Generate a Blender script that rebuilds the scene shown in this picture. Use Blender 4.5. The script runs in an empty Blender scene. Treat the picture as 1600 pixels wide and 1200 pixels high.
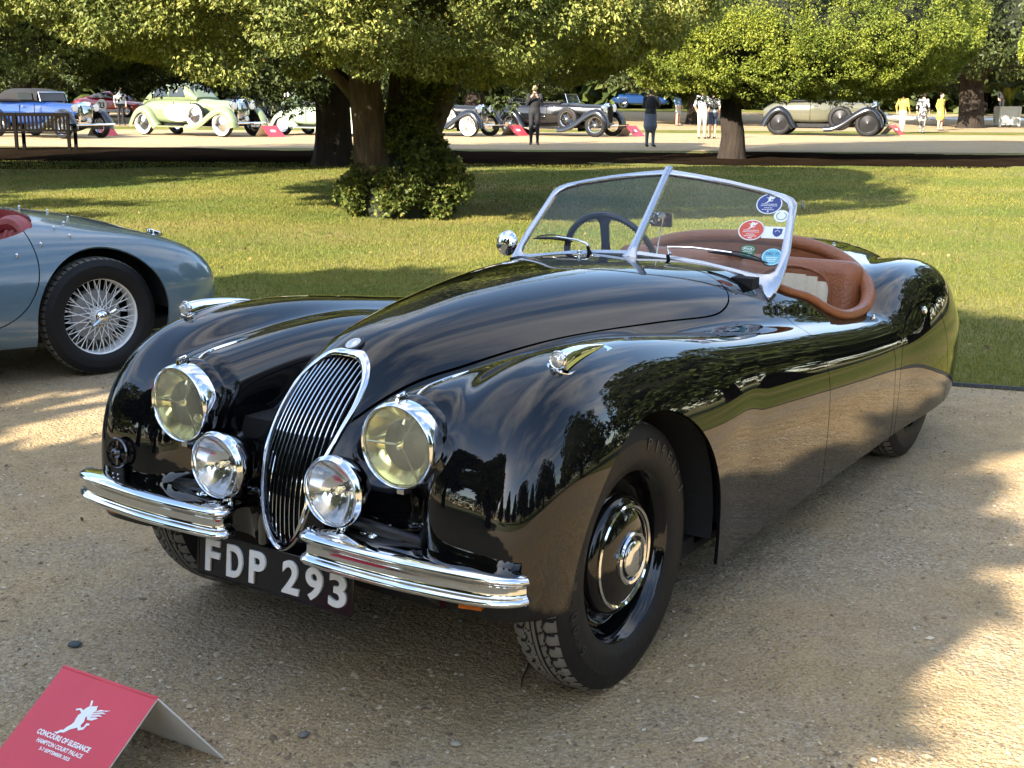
import bpy, bmesh, math, random
import numpy as np
from mathutils import Vector, Matrix

# ------------------------------------------------------------------ camera
CAM_F = 1979.94                      # focal length in pixels of a 1600 wide frame
CAM_C = np.array([2.7278, 2.1363, 1.5053])
YAW, PITCH, ROLL = 3.7205, 0.2254, 0.0069
_cy, _sy, _cp, _sp = math.cos(YAW), math.sin(YAW), math.cos(PITCH), math.sin(PITCH)
CAM_FW = np.array([_cy * _cp, _sy * _cp, -_sp])
_r0 = np.array([_sy, -_cy, 0.0])
_u0 = np.cross(_r0, CAM_FW)
CAM_R = _r0 * math.cos(ROLL) + _u0 * math.sin(ROLL)
CAM_U = _u0 * math.cos(ROLL) - _r0 * math.sin(ROLL)
FLAT_F = np.array([_cy, _sy, 0.0])   # horizontal view direction
FLAT_R = np.array([_sy, -_cy, 0.0])  # horizontal right

scene = bpy.context.scene
cam_data = bpy.data.cameras.new('camera')
cam_data.sensor_width = 36.0
cam_data.lens = CAM_F / 1600.0 * 36.0
cam_data.clip_start = 0.05
cam_data.clip_end = 2000.0
cam = bpy.data.objects.new('camera', cam_data)
scene.collection.objects.link(cam)
_m = Matrix.Identity(4)
for _i in range(3):
    _m[_i][0] = CAM_R[_i]; _m[_i][1] = CAM_U[_i]; _m[_i][2] = -CAM_FW[_i]; _m[_i][3] = CAM_C[_i]
cam.matrix_world = _m
scene.camera = cam

# ------------------------------------------------------------------ sky and sun
SUN_EL = math.radians(27.0)
_sd = -0.62 * FLAT_R - 0.785 * FLAT_F          # horizontal direction towards the sun: from the left, behind the camera
_sd /= np.linalg.norm(_sd)
SUN_DIR = np.array([_sd[0] * math.cos(SUN_EL), _sd[1] * math.cos(SUN_EL), math.sin(SUN_EL)])
world = bpy.data.worlds.new('World')
scene.world = world
world.use_nodes = True
_nt = world.node_tree
_nt.nodes.clear()
_out = _nt.nodes.new('ShaderNodeOutputWorld')
_bg = _nt.nodes.new('ShaderNodeBackground')
_bg.inputs['Strength'].default_value = 0.125
_sky = _nt.nodes.new('ShaderNodeTexSky')
_sky.sky_type = 'NISHITA'
_sky.sun_disc = False
_sky.sun_elevation = SUN_EL
_sky.sun_rotation = math.atan2(SUN_DIR[0], SUN_DIR[1])
_sky.altitude = 20.0
_sky.air_density = 1.0
_sky.dust_density = 0.5
_sky.ozone_density = 1.0
# thin streaky cloud over the whole dome
_tc = _nt.nodes.new('ShaderNodeTexCoord')
_sep = _nt.nodes.new('ShaderNodeSeparateXYZ')
_nt.links.new(_tc.outputs['Generated'], _sep.inputs[0])
def _wm(op, a, b=None, clamp=False):
    n = _nt.nodes.new('ShaderNodeMath'); n.operation = op; n.use_clamp = clamp
    for k, v in enumerate((a, b)):
        if v is None: continue
        if isinstance(v, (int, float)): n.inputs[k].default_value = v
        else: _nt.links.new(v, n.inputs[k])
    return n.outputs[0]
_zz = _wm('ADD', _wm('MAXIMUM', _sep.outputs[2], 0.0), 0.12)
_cmb = _nt.nodes.new('ShaderNodeCombineXYZ')
_nt.links.new(_wm('DIVIDE', _sep.outputs[0], _zz), _cmb.inputs[0])
_nt.links.new(_wm('DIVIDE', _sep.outputs[1], _zz), _cmb.inputs[1])
_map = _nt.nodes.new('ShaderNodeMapping')
_map.inputs['Rotation'].default_value = (0, 0, 0.5)
_map.inputs['Scale'].default_value = (0.55, 1.5, 1.0)
_nt.links.new(_cmb.outputs[0], _map.inputs[0])
_noi = _nt.nodes.new('ShaderNodeTexNoise')
_noi.inputs['Scale'].default_value = 1.35
_noi.inputs['Detail'].default_value = 9.0
_noi.inputs['Roughness'].default_value = 0.58
_noi.inputs['Distortion'].default_value = 0.35
_nt.links.new(_map.outputs[0], _noi.inputs[0])
_ramp = _nt.nodes.new('ShaderNodeValToRGB')
_ramp.color_ramp.elements[0].position = 0.46; _ramp.color_ramp.elements[0].color = (0, 0, 0, 1)
_ramp.color_ramp.elements[1].position = 0.72; _ramp.color_ramp.elements[1].color = (1, 1, 1, 1)
_nt.links.new(_noi.outputs[0], _ramp.inputs[0])
_mix = _nt.nodes.new('ShaderNodeMix'); _mix.data_type = 'RGBA'
_nt.links.new(_wm('MULTIPLY', _ramp.outputs[0], 0.75), _mix.inputs[0])
_nt.links.new(_sky.outputs[0], _mix.inputs[6])
_mix.inputs[7].default_value = (6.6, 6.25, 5.8, 1)
_nt.links.new(_mix.outputs[2], _bg.inputs['Color'])
_nt.links.new(_bg.outputs[0], _out.inputs[0])

sun_data = bpy.data.lights.new('sun', 'SUN')
sun_data.energy = 4.6
sun_data.angle = math.radians(0.53)
sun_data.color = (1.0, 0.90, 0.74)
sun = bpy.data.objects.new('sun', sun_data)
scene.collection.objects.link(sun)
sun.rotation_euler = Vector(SUN_DIR).to_track_quat('Z', 'Y').to_euler()
sun.location = (0, 0, 30)

vs = scene.view_settings
vs.view_transform = 'Standard'
vs.look = 'None'
vs.gamma = 1.0
vs.use_curve_mapping = False
vs.exposure = 2.15
scene.cycles.use_denoising = True
scene.cycles.max_bounces = 7
scene.cycles.transparent_max_bounces = 8
scene.cycles.use_adaptive_sampling = True
scene.cycles.adaptive_threshold = 0.02
scene.cycles.caustics_reflective = False
scene.cycles.caustics_refractive = False

# ================================================================== helpers
rng = np.random.default_rng(7)
random.seed(7)
COL = scene.collection
PI = math.pi

def link(o, parent=None):
    COL.objects.link(o)
    if parent is not None: o.parent = parent
    return o

def tag(o, label=None, cat=None, group=None, kind=None):
    if label: o['label'] = label
    if cat: o['category'] = cat
    if group: o['group'] = group
    if kind: o['kind'] = kind
    return o

def empty(name, loc=(0, 0, 0), rz=0.0, label=None, cat=None, group=None):
    o = bpy.data.objects.new(name, None)
    o.empty_display_size = 0.2
    o.location = loc
    o.rotation_euler = (0, 0, rz)
    COL.objects.link(o)
    return tag(o, label, cat, group)

def np_mesh(name, V, faces, mats=None, smooth=True, normals=None, midx=None, loops=None):
    """faces: (n,3) or (n,4) int array, or list of tuples"""
    me = bpy.data.meshes.new(name)
    V = np.asarray(V, dtype=np.float32)
    if isinstance(faces, np.ndarray):
        n, k = faces.shape
        me.vertices.add(len(V)); me.vertices.foreach_set('co', V.ravel())
        me.loops.add(n * k); me.loops.foreach_set('vertex_index', faces.astype(np.int32).ravel())
        me.polygons.add(n)
        me.polygons.foreach_set('loop_start', np.arange(0, n * k, k, dtype=np.int32))
        me.update(calc_edges=True)
    else:
        me.from_pydata([tuple(map(float, v)) for v in V], [], [tuple(f) for f in faces])
        me.update()
    if mats is not None:
        for m in (mats if isinstance(mats, (list, tuple)) else [mats]): me.materials.append(m)
    if smooth: me.polygons.foreach_set('use_smooth', np.ones(len(me.polygons), dtype=bool))
    if midx is not None: me.polygons.foreach_set('material_index', np.asarray(midx, dtype=np.int32))
    if normals is not None: me.normals_split_custom_set_from_vertices([tuple(map(float, v)) for v in normals])
    return me

def obj(name, me, parent=None, loc=None, rot=None, label=None):
    o = bpy.data.objects.new(name, me)
    link(o, parent)
    if loc is not None: o.location = loc
    if rot is not None: o.rotation_euler = rot
    if label: o['label'] = label
    return o

class MB:
    """collects shapes for one mesh"""
    def __init__(s): s.v = []; s.f = []; s.m = []; s.cur = 0
    def add(s, V, F):
        b = len(s.v); s.v.extend([tuple(map(float, p)) for p in V])
        for f in F: s.f.append(tuple(i + b for i in f)); s.m.append(s.cur)
        return s
    def box(s, c, d, R=None):
        c = np.array(c, float); hx, hy, hz = np.array(d, float) / 2
        P = np.array([[-hx,-hy,-hz],[hx,-hy,-hz],[hx,hy,-hz],[-hx,hy,-hz],[-hx,-hy,hz],[hx,-hy,hz],[hx,hy,hz],[-hx,hy,hz]])
        if R is not None: P = P @ np.array(R).T
        return s.add(P + c, [(0,3,2,1),(4,5,6,7),(0,1,5,4),(1,2,6,5),(2,3,7,6),(3,0,4,7)])
    def tube(s, pts, r, n=10, closed=False, cap=True, sq=None):
        """sweep a circle (or an ellipse rad (r*sq)) along pts, r scalar or list"""
        P = np.array(pts, float); m = len(P)
        rr = np.full(m, r, float) if np.isscalar(r) else np.array(r, float)
        T = np.zeros_like(P)
        for i in range(m):
            a = P[(i - 1) % m] if (closed or i > 0) else P[i]
            b = P[(i + 1) % m] if (closed or i < m - 1) else P[i]
            T[i] = b - a
        T /= np.maximum(np.linalg.norm(T, axis=1, keepdims=True), 1e-9)
        up = np.array([0, 0, 1.0]) if abs(T[0][2]) < 0.9 else np.array([1.0, 0, 0])
        N = np.cross(T[0], up); N /= np.linalg.norm(N)
        V = []
        for i in range(m):
            N = N - T[i] * (N @ T[i]); N /= max(np.linalg.norm(N), 1e-9)
            B = np.cross(T[i], N)
            for k in range(n):
                a = 2 * PI * k / n
                V.append(P[i] + rr[i] * (math.cos(a) * N + (sq or 1.0) * math.sin(a) * B))
        F = []
        for i in range(m if closed else m - 1):
            j = (i + 1) % m
            for k in range(n):
                l = (k + 1) % n
                F.append((i*n+k, j*n+k, j*n+l, i*n+l)[::-1])
        if cap and not closed:
            F.append(tuple(range(n))); F.append(tuple((m-1)*n + k for k in range(n))[::-1])
        return s.add(V, F)
    def lathe(s, prof, n=32, M=None, cap0=False, cap1=False):
        """prof: list of (r, h); axis = local z; M 4x4 places it"""
        V = []; F = []
        for (r, h) in prof:
            for k in range(n):
                a = 2 * PI * k / n
                V.append((r * math.cos(a), r * math.sin(a), h))
        for i in range(len(prof) - 1):
            for k in range(n):
                l = (k + 1) % n
                F.append((i*n+k, i*n+l, (i+1)*n+l, (i+1)*n+k))
        if cap0: F.append(tuple(range(n))[::-1])
        if cap1: F.append(tuple((len(prof)-1)*n + k for k in range(n)))
        if M is not None: V = [tuple(M @ Vector(v)) for v in V]
        return s.add(V, F)
    def prism(s, poly, t, M=None):
        """poly: 2d outline (ccw) in local xy, extruded from z=0 to z=t"""
        n = len(poly)
        V = [(x, y, 0) for x, y in poly] + [(x, y, t) for x, y in poly]
        F = [tuple(range(n))[::-1], tuple(range(n, 2*n))] + [(i, (i+1) % n, n + (i+1) % n, n + i) for i in range(n)]
        if M is not None: V = [tuple(M @ Vector(v)) for v in V]
        return s.add(V, F)
    def mesh(s, name, mats, smooth=True, angle=35):
        me = bpy.data.meshes.new(name)
        me.from_pydata(s.v, [], s.f)
        for m in (mats if isinstance(mats, (list, tuple)) else [mats]): me.materials.append(m)
        if max(s.m, default=0) > 0: me.polygons.foreach_set('material_index', np.array(s.m, dtype=np.int32))
        me.update()
        if smooth:
            me.polygons.foreach_set('use_smooth', np.ones(len(me.polygons), dtype=bool))
            me.set_sharp_from_angle(angle=math.radians(angle))
        return me
    def obj(s, name, mats, parent=None, smooth=True, angle=35, **kw):
        return obj(name, s.mesh(name, mats, smooth, angle), parent, **kw)

def frame(origin, zdir, xhint=(0, 0, 1)):
    """4x4 with local z along zdir"""
    z = Vector(zdir).normalized(); xh = Vector(xhint)
    x = (xh - z * xh.dot(z))
    if x.length < 1e-4: x = Vector((1, 0, 0)) - z * z.x
    x.normalize(); y = z.cross(x)
    M = Matrix.Identity(4)
    for i in range(3):
        M[i][0] = x[i]; M[i][1] = y[i]; M[i][2] = z[i]; M[i][3] = origin[i]
    return M

def spline(xs, ys):
    """natural cubic spline, extended flat outside"""
    o = np.argsort(xs); x = np.array(xs, float)[o]; y = np.array(ys, float)[o]; n = len(x)
    h = np.diff(x); A = np.eye(n); b = np.zeros(n)
    for i in range(1, n - 1):
        A[i, i-1] = h[i-1]; A[i, i] = 2 * (h[i-1] + h[i]); A[i, i+1] = h[i]
        b[i] = 6 * ((y[i+1] - y[i]) / h[i] - (y[i] - y[i-1]) / h[i-1])
    M = np.linalg.solve(A, b)
    def f(q):
        q = np.clip(np.asarray(q, float), x[0], x[-1])
        i = np.clip(np.searchsorted(x, q) - 1, 0, n - 2)
        t = q - x[i]; H = h[i]; u = x[i+1] - q
        return M[i]*u**3/(6*H) + M[i+1]*t**3/(6*H) + (y[i]/H - M[i]*H/6)*u + (y[i+1]/H - M[i+1]*H/6)*t
    return f

def catmull(P, n=8, closed=False):
    P = np.array(P, float); m = len(P); out = []
    for i in range(m if closed else m - 1):
        if closed: a, b, c, d = P[(i-1) % m], P[i], P[(i+1) % m], P[(i+2) % m]
        else: a, b, c, d = P[max(i-1, 0)], P[i], P[i+1], P[min(i+2, m-1)]
        for k in range(n):
            t = k / n
            out.append(0.5 * ((2*b) + (c-a)*t + (2*a-5*b+4*c-d)*t*t + (3*b-a-3*c+d)*t**3))
    if not closed: out.append(P[-1])
    return np.array(out)

def smin(a, b, k):
    h = np.maximum(k - np.abs(a - b), 0.0) / k
    return np.minimum(a, b) - h * h * h * k * (1.0 / 6.0)

def ray_dir(px, py):
    return CAM_FW + CAM_R * (px - 800.0) / CAM_F + CAM_U * (600.0 - py) / CAM_F

def world_at(px, py, **k):
    """point on the photo's sight line with one coordinate fixed (used to place things at a known plane)"""
    d = ray_dir(px, py); a, v = next(iter(k.items())); i = 'xyz'.index(a)
    return CAM_C + d * ((v - CAM_C[i]) / d[i])

# ---- closed smooth surfaces from a distance field
def surface_net(sdf, lo, hi, h):
    lo = np.array(lo, float); n = np.ceil((np.array(hi) - lo) / h / 4).astype(int) * 4
    def pts(step, cnt):
        ax = [lo[i] + step * np.arange(cnt[i]) for i in range(3)]
        return np.meshgrid(*ax, indexing='ij')
    c = n // 4 + 1
    D = sdf(*pts(4 * h, c))
    near = np.abs(D) < 9 * h
    for ax in range(3):
        p = near.copy()
        s1 = [slice(None)]*3; s2 = [slice(None)]*3; s1[ax] = slice(1, None); s2[ax] = slice(None, -1)
        near[tuple(s1)] |= p[tuple(s2)]; near[tuple(s2)] |= p[tuple(s1)]
    big = np.repeat(np.repeat(np.repeat(D, 4, 0), 4, 1), 4, 2)[:n[0]+1, :n[1]+1, :n[2]+1]
    nb = np.repeat(np.repeat(np.repeat(near, 4, 0), 4, 1), 4, 2)[:n[0]+1, :n[1]+1, :n[2]+1]
    I = np.nonzero(nb)
    val = big.astype(np.float64).copy()
    P = [lo[k] + h * I[k] for k in range(3)]
    val[I] = sdf(*P)
    ins = val < 0
    corners = [(i, j, k) for i in (0, 1) for j in (0, 1) for k in (0, 1)]
    sl = lambda c: tuple(slice(c[a], ins.shape[a] - 1 + c[a]) for a in range(3))
    cnt = sum(ins[sl(c)].astype(np.int8) for c in corners)
    act = (cnt > 0) & (cnt < 8)
    idx = -np.ones(act.shape, dtype=np.int64)
    A = np.nonzero(act); idx[A] = np.arange(len(A[0]))
    acc = np.zeros((len(A[0]), 3)); num = np.zeros(len(A[0]))
    for a in corners:
        for b in corners:
            if sum(abs(a[t] - b[t]) for t in range(3)) != 1 or a > b: continue
            va = val[A[0]+a[0], A[1]+a[1], A[2]+a[2]]; vb = val[A[0]+b[0], A[1]+b[1], A[2]+b[2]]
            m = (va < 0) != (vb < 0)
            t = np.where(m, va / np.where(m, va - vb, 1), 0)
            pa = np.array(a, float); pb = np.array(b, float)
            acc += m[:, None] * (pa + t[:, None] * (pb - pa)); num += m
    V = lo + h * (np.stack(A, -1) + acc / num[:, None])
    Q = []
    for ax in range(3):
        u, w = [(1, 2), (2, 0), (0, 1)][ax]
        s1 = [slice(1, -1)]*3; s2 = [slice(1, -1)]*3
        s1[ax] = slice(0, -1); s2[ax] = slice(1, None)
        a = ins[tuple(s1)]; b = ins[tuple(s2)]
        for sign, m in ((1, a & ~b), (-1, ~a & b)):
            G = np.nonzero(m)
            G = [G[k] + (0 if k == ax else 1) for k in range(3)]
            def cell(du, dw):
                q = [g.copy() for g in G]; q[u] -= du; q[w] -= dw
                return idx[q[0], q[1], q[2]]
            q = np.stack([cell(1, 1), cell(0, 1), cell(0, 0), cell(1, 0)], -1)
            Q.append(q if sign > 0 else q[:, ::-1])
    Q = np.concatenate(Q); Q = Q[(Q >= 0).all(1)]
    for it in range(3):
        d, N = sdf_grad(sdf, V)
        V = V - N * np.clip(d, -h, h)[:, None]
    return V, sdf_grad(sdf, V)[1], Q

def sdf_grad(sdf, V, e=1e-3):
    d0 = sdf(V[:, 0], V[:, 1], V[:, 2]); g = np.zeros_like(V)
    for k in range(3):
        p = V.copy(); p[:, k] += e; q = V.copy(); q[:, k] -= e
        g[:, k] = (sdf(p[:, 0], p[:, 1], p[:, 2]) - sdf(q[:, 0], q[:, 1], q[:, 2])) / (2 * e)
    L = np.maximum(np.linalg.norm(g, axis=1), 1e-6)
    return d0 / L, g / L[:, None]

def tris(Q): return np.concatenate([Q[:, [0, 1, 2]], Q[:, [0, 2, 3]]])

def clip(V, N, T, g):
    """keep the part of a triangle mesh where g > 0 (g per vertex)"""
    g = np.where(np.abs(g) < 1e-9, 1e-9, g)
    pos = g[T] > 0; c = pos.sum(1)
    out = [T[c == 3]]; nv = [V]; nn = [N]; base = len(V)
    def cut(a, b):
        nonlocal base
        t = (g[a] / (g[a] - g[b]))[:, None]
        p = V[a] + t * (V[b] - V[a]); m = N[a] + t * (N[b] - N[a]); m /= np.linalg.norm(m, axis=1, keepdims=True)
        nv.append(p); nn.append(m); r = base + np.arange(len(a)); base += len(a)
        return r
    for k in range(3):
        S = T[(c == 1) & pos[:, k]]
        a, b, d = S[:, k], S[:, (k+1) % 3], S[:, (k+2) % 3]
        out.append(np.stack([a, cut(a, b), cut(a, d)], -1))
        S = T[(c == 2) & ~pos[:, k]]
        a, b, d = S[:, k], S[:, (k+1) % 3], S[:, (k+2) % 3]
        p, q = cut(b, a), cut(d, a)
        out.append(np.stack([b, d, q], -1)); out.append(np.stack([b, q, p], -1))
    T2 = np.concatenate(out); V2 = np.concatenate(nv); N2 = np.concatenate(nn)
    # weld the doubled cut points
    key = np.round(V2 * 2e5).astype(np.int64)
    _, first, inv = np.unique(key, axis=0, return_index=True, return_inverse=True)
    inv = inv.ravel(); T2 = inv[T2]; V2 = V2[first]; N2 = N2[first]
    T2 = T2[(T2[:, 0] != T2[:, 1]) & (T2[:, 1] != T2[:, 2]) & (T2[:, 0] != T2[:, 2])]
    use = np.unique(T2); rem = np.zeros(len(V2), dtype=np.int64); rem[use] = np.arange(len(use))
    return V2[use], N2[use], rem[T2]

def boundary(T):
    E = np.concatenate([T[:, [0, 1]], T[:, [1, 2]], T[:, [2, 0]]])
    S = np.sort(E, 1); _, inv, cnt = np.unique(S, axis=0, return_inverse=True, return_counts=True)
    return E[cnt[inv.ravel()] == 1]

def skirt(V, N, T, depth):
    """turn the open edge inwards so a panel shows its thickness"""
    E = boundary(T); b = np.unique(E); rem = -np.ones(len(V), dtype=np.int64); rem[b] = np.arange(len(b))
    n0 = len(V); A = V[b]; B = V[b] - N[b] * depth
    V2 = np.concatenate([V, A, B]); k = len(b)
    # normals of the strip point along the surface, away from the panel
    S = np.zeros((k, 3))
    for e in (0, 1):
        t = V[E[:, 1]] - V[E[:, 0]]
        np.add.at(S, rem[E[:, e]], np.cross(t, N[E[:, e]]))
    S /= np.maximum(np.linalg.norm(S, axis=1, keepdims=True), 1e-9)
    N2 = np.concatenate([N, S, S])
    a, c = n0 + rem[E[:, 0]], n0 + rem[E[:, 1]]
    T2 = np.concatenate([T, np.stack([a, a + k, c + k], -1), np.stack([a, c + k, c], -1)])
    return V2, N2, T2

def panel(name, VNT, mat, parent, depth=0.008, label=None):
    V, N, T = VNT
    if depth: V, N, T = skirt(V, N, T, depth)
    return obj(name, np_mesh(name, V, T, mat, normals=N), parent, label=label)

# ================================================================== materials
def new_mat(name):
    m = bpy.data.materials.new(name); m.use_nodes = True
    nt = m.node_tree
    return m, nt, nt.nodes['Principled BSDF']

def pmat(name, col, rough=0.5, metal=0.0, var=0.0, scale=20.0, bump=0.0, bscale=None, ior=1.45, coat=0.0, rvar=0.0, spec=None, sheen=0.0):
    """principled material with procedural colour and roughness variation"""
    m, nt, b = new_mat(name)
    b.inputs['Base Color'].default_value = (*col, 1)
    b.inputs['Roughness'].default_value = rough
    b.inputs['Metallic'].default_value = metal
    b.inputs['IOR'].default_value = ior
    b.inputs['Coat Weight'].default_value = coat
    b.inputs['Coat Roughness'].default_value = 0.03
    if spec is not None: b.inputs['Specular IOR Level'].default_value = spec
    if sheen: b.inputs['Sheen Weight'].default_value = sheen
    if var or bump or rvar:
        tc = nt.nodes.new('ShaderNodeTexCoord')
        n = nt.nodes.new('ShaderNodeTexNoise'); n.inputs['Scale'].default_value = scale; n.inputs['Detail'].default_value = 6
        nt.links.new(tc.outputs['Object'], n.inputs['Vector'])
        if var:
            mx = nt.nodes.new('ShaderNodeMix'); mx.data_type = 'RGBA'
            mx.inputs[6].default_value = tuple(c * (1 - var) for c in col) + (1,)
            mx.inputs[7].default_value = tuple(min(1, c * (1 + var)) for c in col) + (1,)
            nt.links.new(n.outputs[0], mx.inputs[0]); nt.links.new(mx.outputs[2], b.inputs['Base Color'])
        if rvar:
            mr = nt.nodes.new('ShaderNodeMapRange')
            mr.inputs['To Min'].default_value = max(0, rough - rvar); mr.inputs['To Max'].default_value = rough + rvar
            nt.links.new(n.outputs[0], mr.inputs[0]); nt.links.new(mr.outputs[0], b.inputs['Roughness'])
        if bump:
            n2 = n
            if bscale:
                n2 = nt.nodes.new('ShaderNodeTexNoise'); n2.inputs['Scale'].default_value = bscale; n2.inputs['Detail'].default_value = 5
                nt.links.new(tc.outputs['Object'], n2.inputs['Vector'])
            bp = nt.nodes.new('ShaderNodeBump'); bp.inputs['Strength'].default_value = bump; bp.inputs['Distance'].default_value = 0.01
            nt.links.new(n2.outputs[0], bp.inputs['Height']); nt.links.new(bp.outputs[0], b.inputs['Normal'])
    return m

def glass_mat(name, tint, refl=1.0, rough=0.0, dust_haze=0.0, dcol=(0.75, 0.78, 0.8)):
    """thin sheet glass: see-through tint plus fresnel reflection (and a little dust)"""
    m, nt, b = new_mat(name)
    nt.nodes.remove(b)
    out = [n for n in nt.nodes if n.type == 'OUTPUT_MATERIAL'][0]
    tr = nt.nodes.new('ShaderNodeBsdfTransparent'); tr.inputs[0].default_value = (*tint, 1)
    gl = nt.nodes.new('ShaderNodeBsdfGlossy'); gl.inputs['Roughness'].default_value = rough
    fr = nt.nodes.new('ShaderNodeFresnel'); fr.inputs[0].default_value = 1.5
    mul = nt.nodes.new('ShaderNodeMath'); mul.operation = 'MULTIPLY'; mul.inputs[1].default_value = refl; mul.use_clamp = True
    nt.links.new(fr.outputs[0], mul.inputs[0])
    mx = nt.nodes.new('ShaderNodeMixShader')
    nt.links.new(mul.outputs[0], mx.inputs[0]); nt.links.new(tr.outputs[0], mx.inputs[1]); nt.links.new(gl.outputs[0], mx.inputs[2])
    last = mx
    if dust_haze:
        df = nt.nodes.new('ShaderNodeBsdfDiffuse'); df.inputs[0].default_value = (*dcol, 1)
        tc = nt.nodes.new('ShaderNodeTexCoord')
        nz = nt.nodes.new('ShaderNodeTexNoise'); nz.inputs['Scale'].default_value = 9; nz.inputs['Detail'].default_value = 6
        nt.links.new(tc.outputs['Object'], nz.inputs[0])
        dm = nt.nodes.new('ShaderNodeMath'); dm.operation = 'MULTIPLY'; dm.inputs[1].default_value = dust_haze * 2
        nt.links.new(nz.outputs[0], dm.inputs[0])
        m2 = nt.nodes.new('ShaderNodeMixShader')
        nt.links.new(dm.outputs[0], m2.inputs[0]); nt.links.new(mx.outputs[0], m2.inputs[1]); nt.links.new(df.outputs[0], m2.inputs[2])
        last = m2
    nt.links.new(last.outputs[0], out.inputs[0])
    return m

M = {}
M['paint'] = pmat('black_paint', (0.0035, 0.0035, 0.0042), 0.018, ior=1.52, rvar=0.006, scale=3)
M['chrome'] = pmat('chrome', (0.78, 0.79, 0.80), 0.045, 1.0, rvar=0.03, scale=30)
M['chrome_dull'] = pmat('dull_chrome', (0.62, 0.63, 0.64), 0.16, 1.0, rvar=0.08, scale=40)
M['silver'] = pmat('silver_frame_paint', (0.52, 0.54, 0.57), 0.26, 0.85, rvar=0.05, scale=25)
M['mirror'] = pmat('lamp_reflector', (0.93, 0.93, 0.92), 0.11, 1.0, rvar=0.01)
M['mirror_y'] = pmat('yellow_lamp_reflector', (0.97, 0.94, 0.66), 0.12, 1.0, rvar=0.04)
M['lens'] = glass_mat('clear_lens', (0.97, 0.98, 0.98), 0.8, dust_haze=0.05)
M['lens_y'] = glass_mat('yellow_lens', (0.98, 0.96, 0.74), 0.8, dust_haze=0.17, dcol=(.99, .95, .66))  # pale diffuse layer added so the lens looks brightly lit
M['lens_frost'] = pmat('side_lamp_lens', (.72, .72, .69), .14, .6, var=.1, scale=80)
M['black_chrome'] = pmat('black_chrome', (.10, .10, .105), .15, 1.0, rvar=.05)
M['amber'] = pmat('amber_lens', (0.45, 0.10, 0.005), 0.12, var=0.15, scale=60)
M['red_lens'] = pmat('red_lens', (0.5, 0.02, 0.015), 0.12, var=0.15, scale=60)
M['glass'] = glass_mat('windscreen_glass', (0.88, 0.92, 0.91), 0.8, dust_haze=0.022)
M['rubber'] = pmat('tyre_rubber', (0.009, 0.009, 0.0095), 0.55, var=0.25, scale=14, bump=0.15, bscale=60, rvar=0.1, spec=.3)
M['tread'] = pmat('dusty_tread', (0.15, 0.14, 0.118), 0.85, var=0.22, scale=30, bump=0.3, bscale=120)
M['black_trim'] = pmat('black_trim', (0.010, 0.010, 0.011), 0.35, var=0.2, rvar=0.1)
M['dark'] = pmat('dark_interior', (0.008, 0.008, 0.008), 0.9, var=0.3)
M['tan'] = pmat('tan_leather', (0.25, 0.085, 0.033), 0.40, var=0.18, scale=18, bump=0.35, bscale=90, rvar=0.08)
M['cream'] = pmat('cream_leather', (0.62, 0.53, 0.38), 0.5, var=0.08, scale=20, bump=0.25, bscale=80)
M['carpet'] = pmat('brown_carpet', (0.06, 0.025, 0.012), 0.95, var=0.3, scale=150, bump=0.5)
M['plate_black'] = pmat('plate_black', (0.008, 0.008, 0.009), 0.22, rvar=0.08, scale=30)
M['plate_white'] = pmat('plate_white', (0.64, 0.63, 0.58), 0.45, var=0.12, scale=70, bump=0.2, bscale=90)
M['white'] = pmat('white_paint', (0.78, 0.78, 0.77), 0.4, var=0.05)
M['st_blue'] = pmat('sticker_blue', (0.035, 0.06, 0.22), 0.4, var=0.1)
M['st_red'] = pmat('sticker_red', (0.62, 0.09, 0.05), 0.4, var=0.1)
M['st_green'] = pmat('sticker_green', (0.03, 0.16, 0.06), 0.4, var=0.1)
M['st_teal'] = pmat('sticker_teal', (0.14, 0.46, 0.56), 0.4, var=0.25, scale=120)
M['st_white'] = pmat('sticker_white', (0.80, 0.82, 0.80), 0.45, var=0.05)

# ================================================================== ground
def terrain(s):
    """ground height at distance s ahead of the camera: level, then a slow rise beyond the path"""
    s = np.asarray(s, float); t = np.maximum(s - 50, 0)
    return np.where(t < 12, 0.0009 * t * t, 0.0009 * 144 + 0.0216 * (t - 12)) * (s < 95) + (s >= 95) * (0.0009 * 144 + 0.0216 * 33 + 0.004 * (np.minimum(s, 400) - 95))

def at(s, lat, dz=0.0):
    """world point s metres ahead of the camera and lat metres to the right, on the ground"""
    p = CAM_C + FLAT_F * s + FLAT_R * lat
    return np.array([p[0], p[1], float(terrain(s)) + dz])

def gpix(px, py):
    """ground point on a sight line"""
    d = ray_dir(px, py); t = 1.0
    for t in np.arange(1.0, 200, 0.02):
        p = CAM_C + d * t
        if p[2] <= terrain((p - CAM_C) @ FLAT_F): break
    return p

def node(nt, typ, **kw):
    n = nt.nodes.new(typ)
    for k, v in kw.items():
        if k in n.inputs: n.inputs[k].default_value = v
        else: setattr(n, k, v)
    return n

def ramp(nt, src, stops):
    r = nt.nodes.new('ShaderNodeValToRGB'); el = r.color_ramp.elements
    while len(el) < len(stops): el.new(0.5)
    for e, (p, c) in zip(el, stops): e.position = p; e.color = (*c, 1) if len(c) == 3 else c
    nt.links.new(src, r.inputs[0]); return r.outputs[0]

def mixc(nt, fac, a, b, mode='MIX'):
    m = nt.nodes.new('ShaderNodeMix'); m.data_type = 'RGBA'; m.blend_type = mode
    for k, v in ((0, fac), (6, a), (7, b)):
        if isinstance(v, (int, float)): m.inputs[k].default_value = v
        elif isinstance(v, tuple): m.inputs[k].default_value = (*v, 1) if len(v) == 3 else v
        else: nt.links.new(v, m.inputs[k])
    return m.outputs[2]

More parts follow.
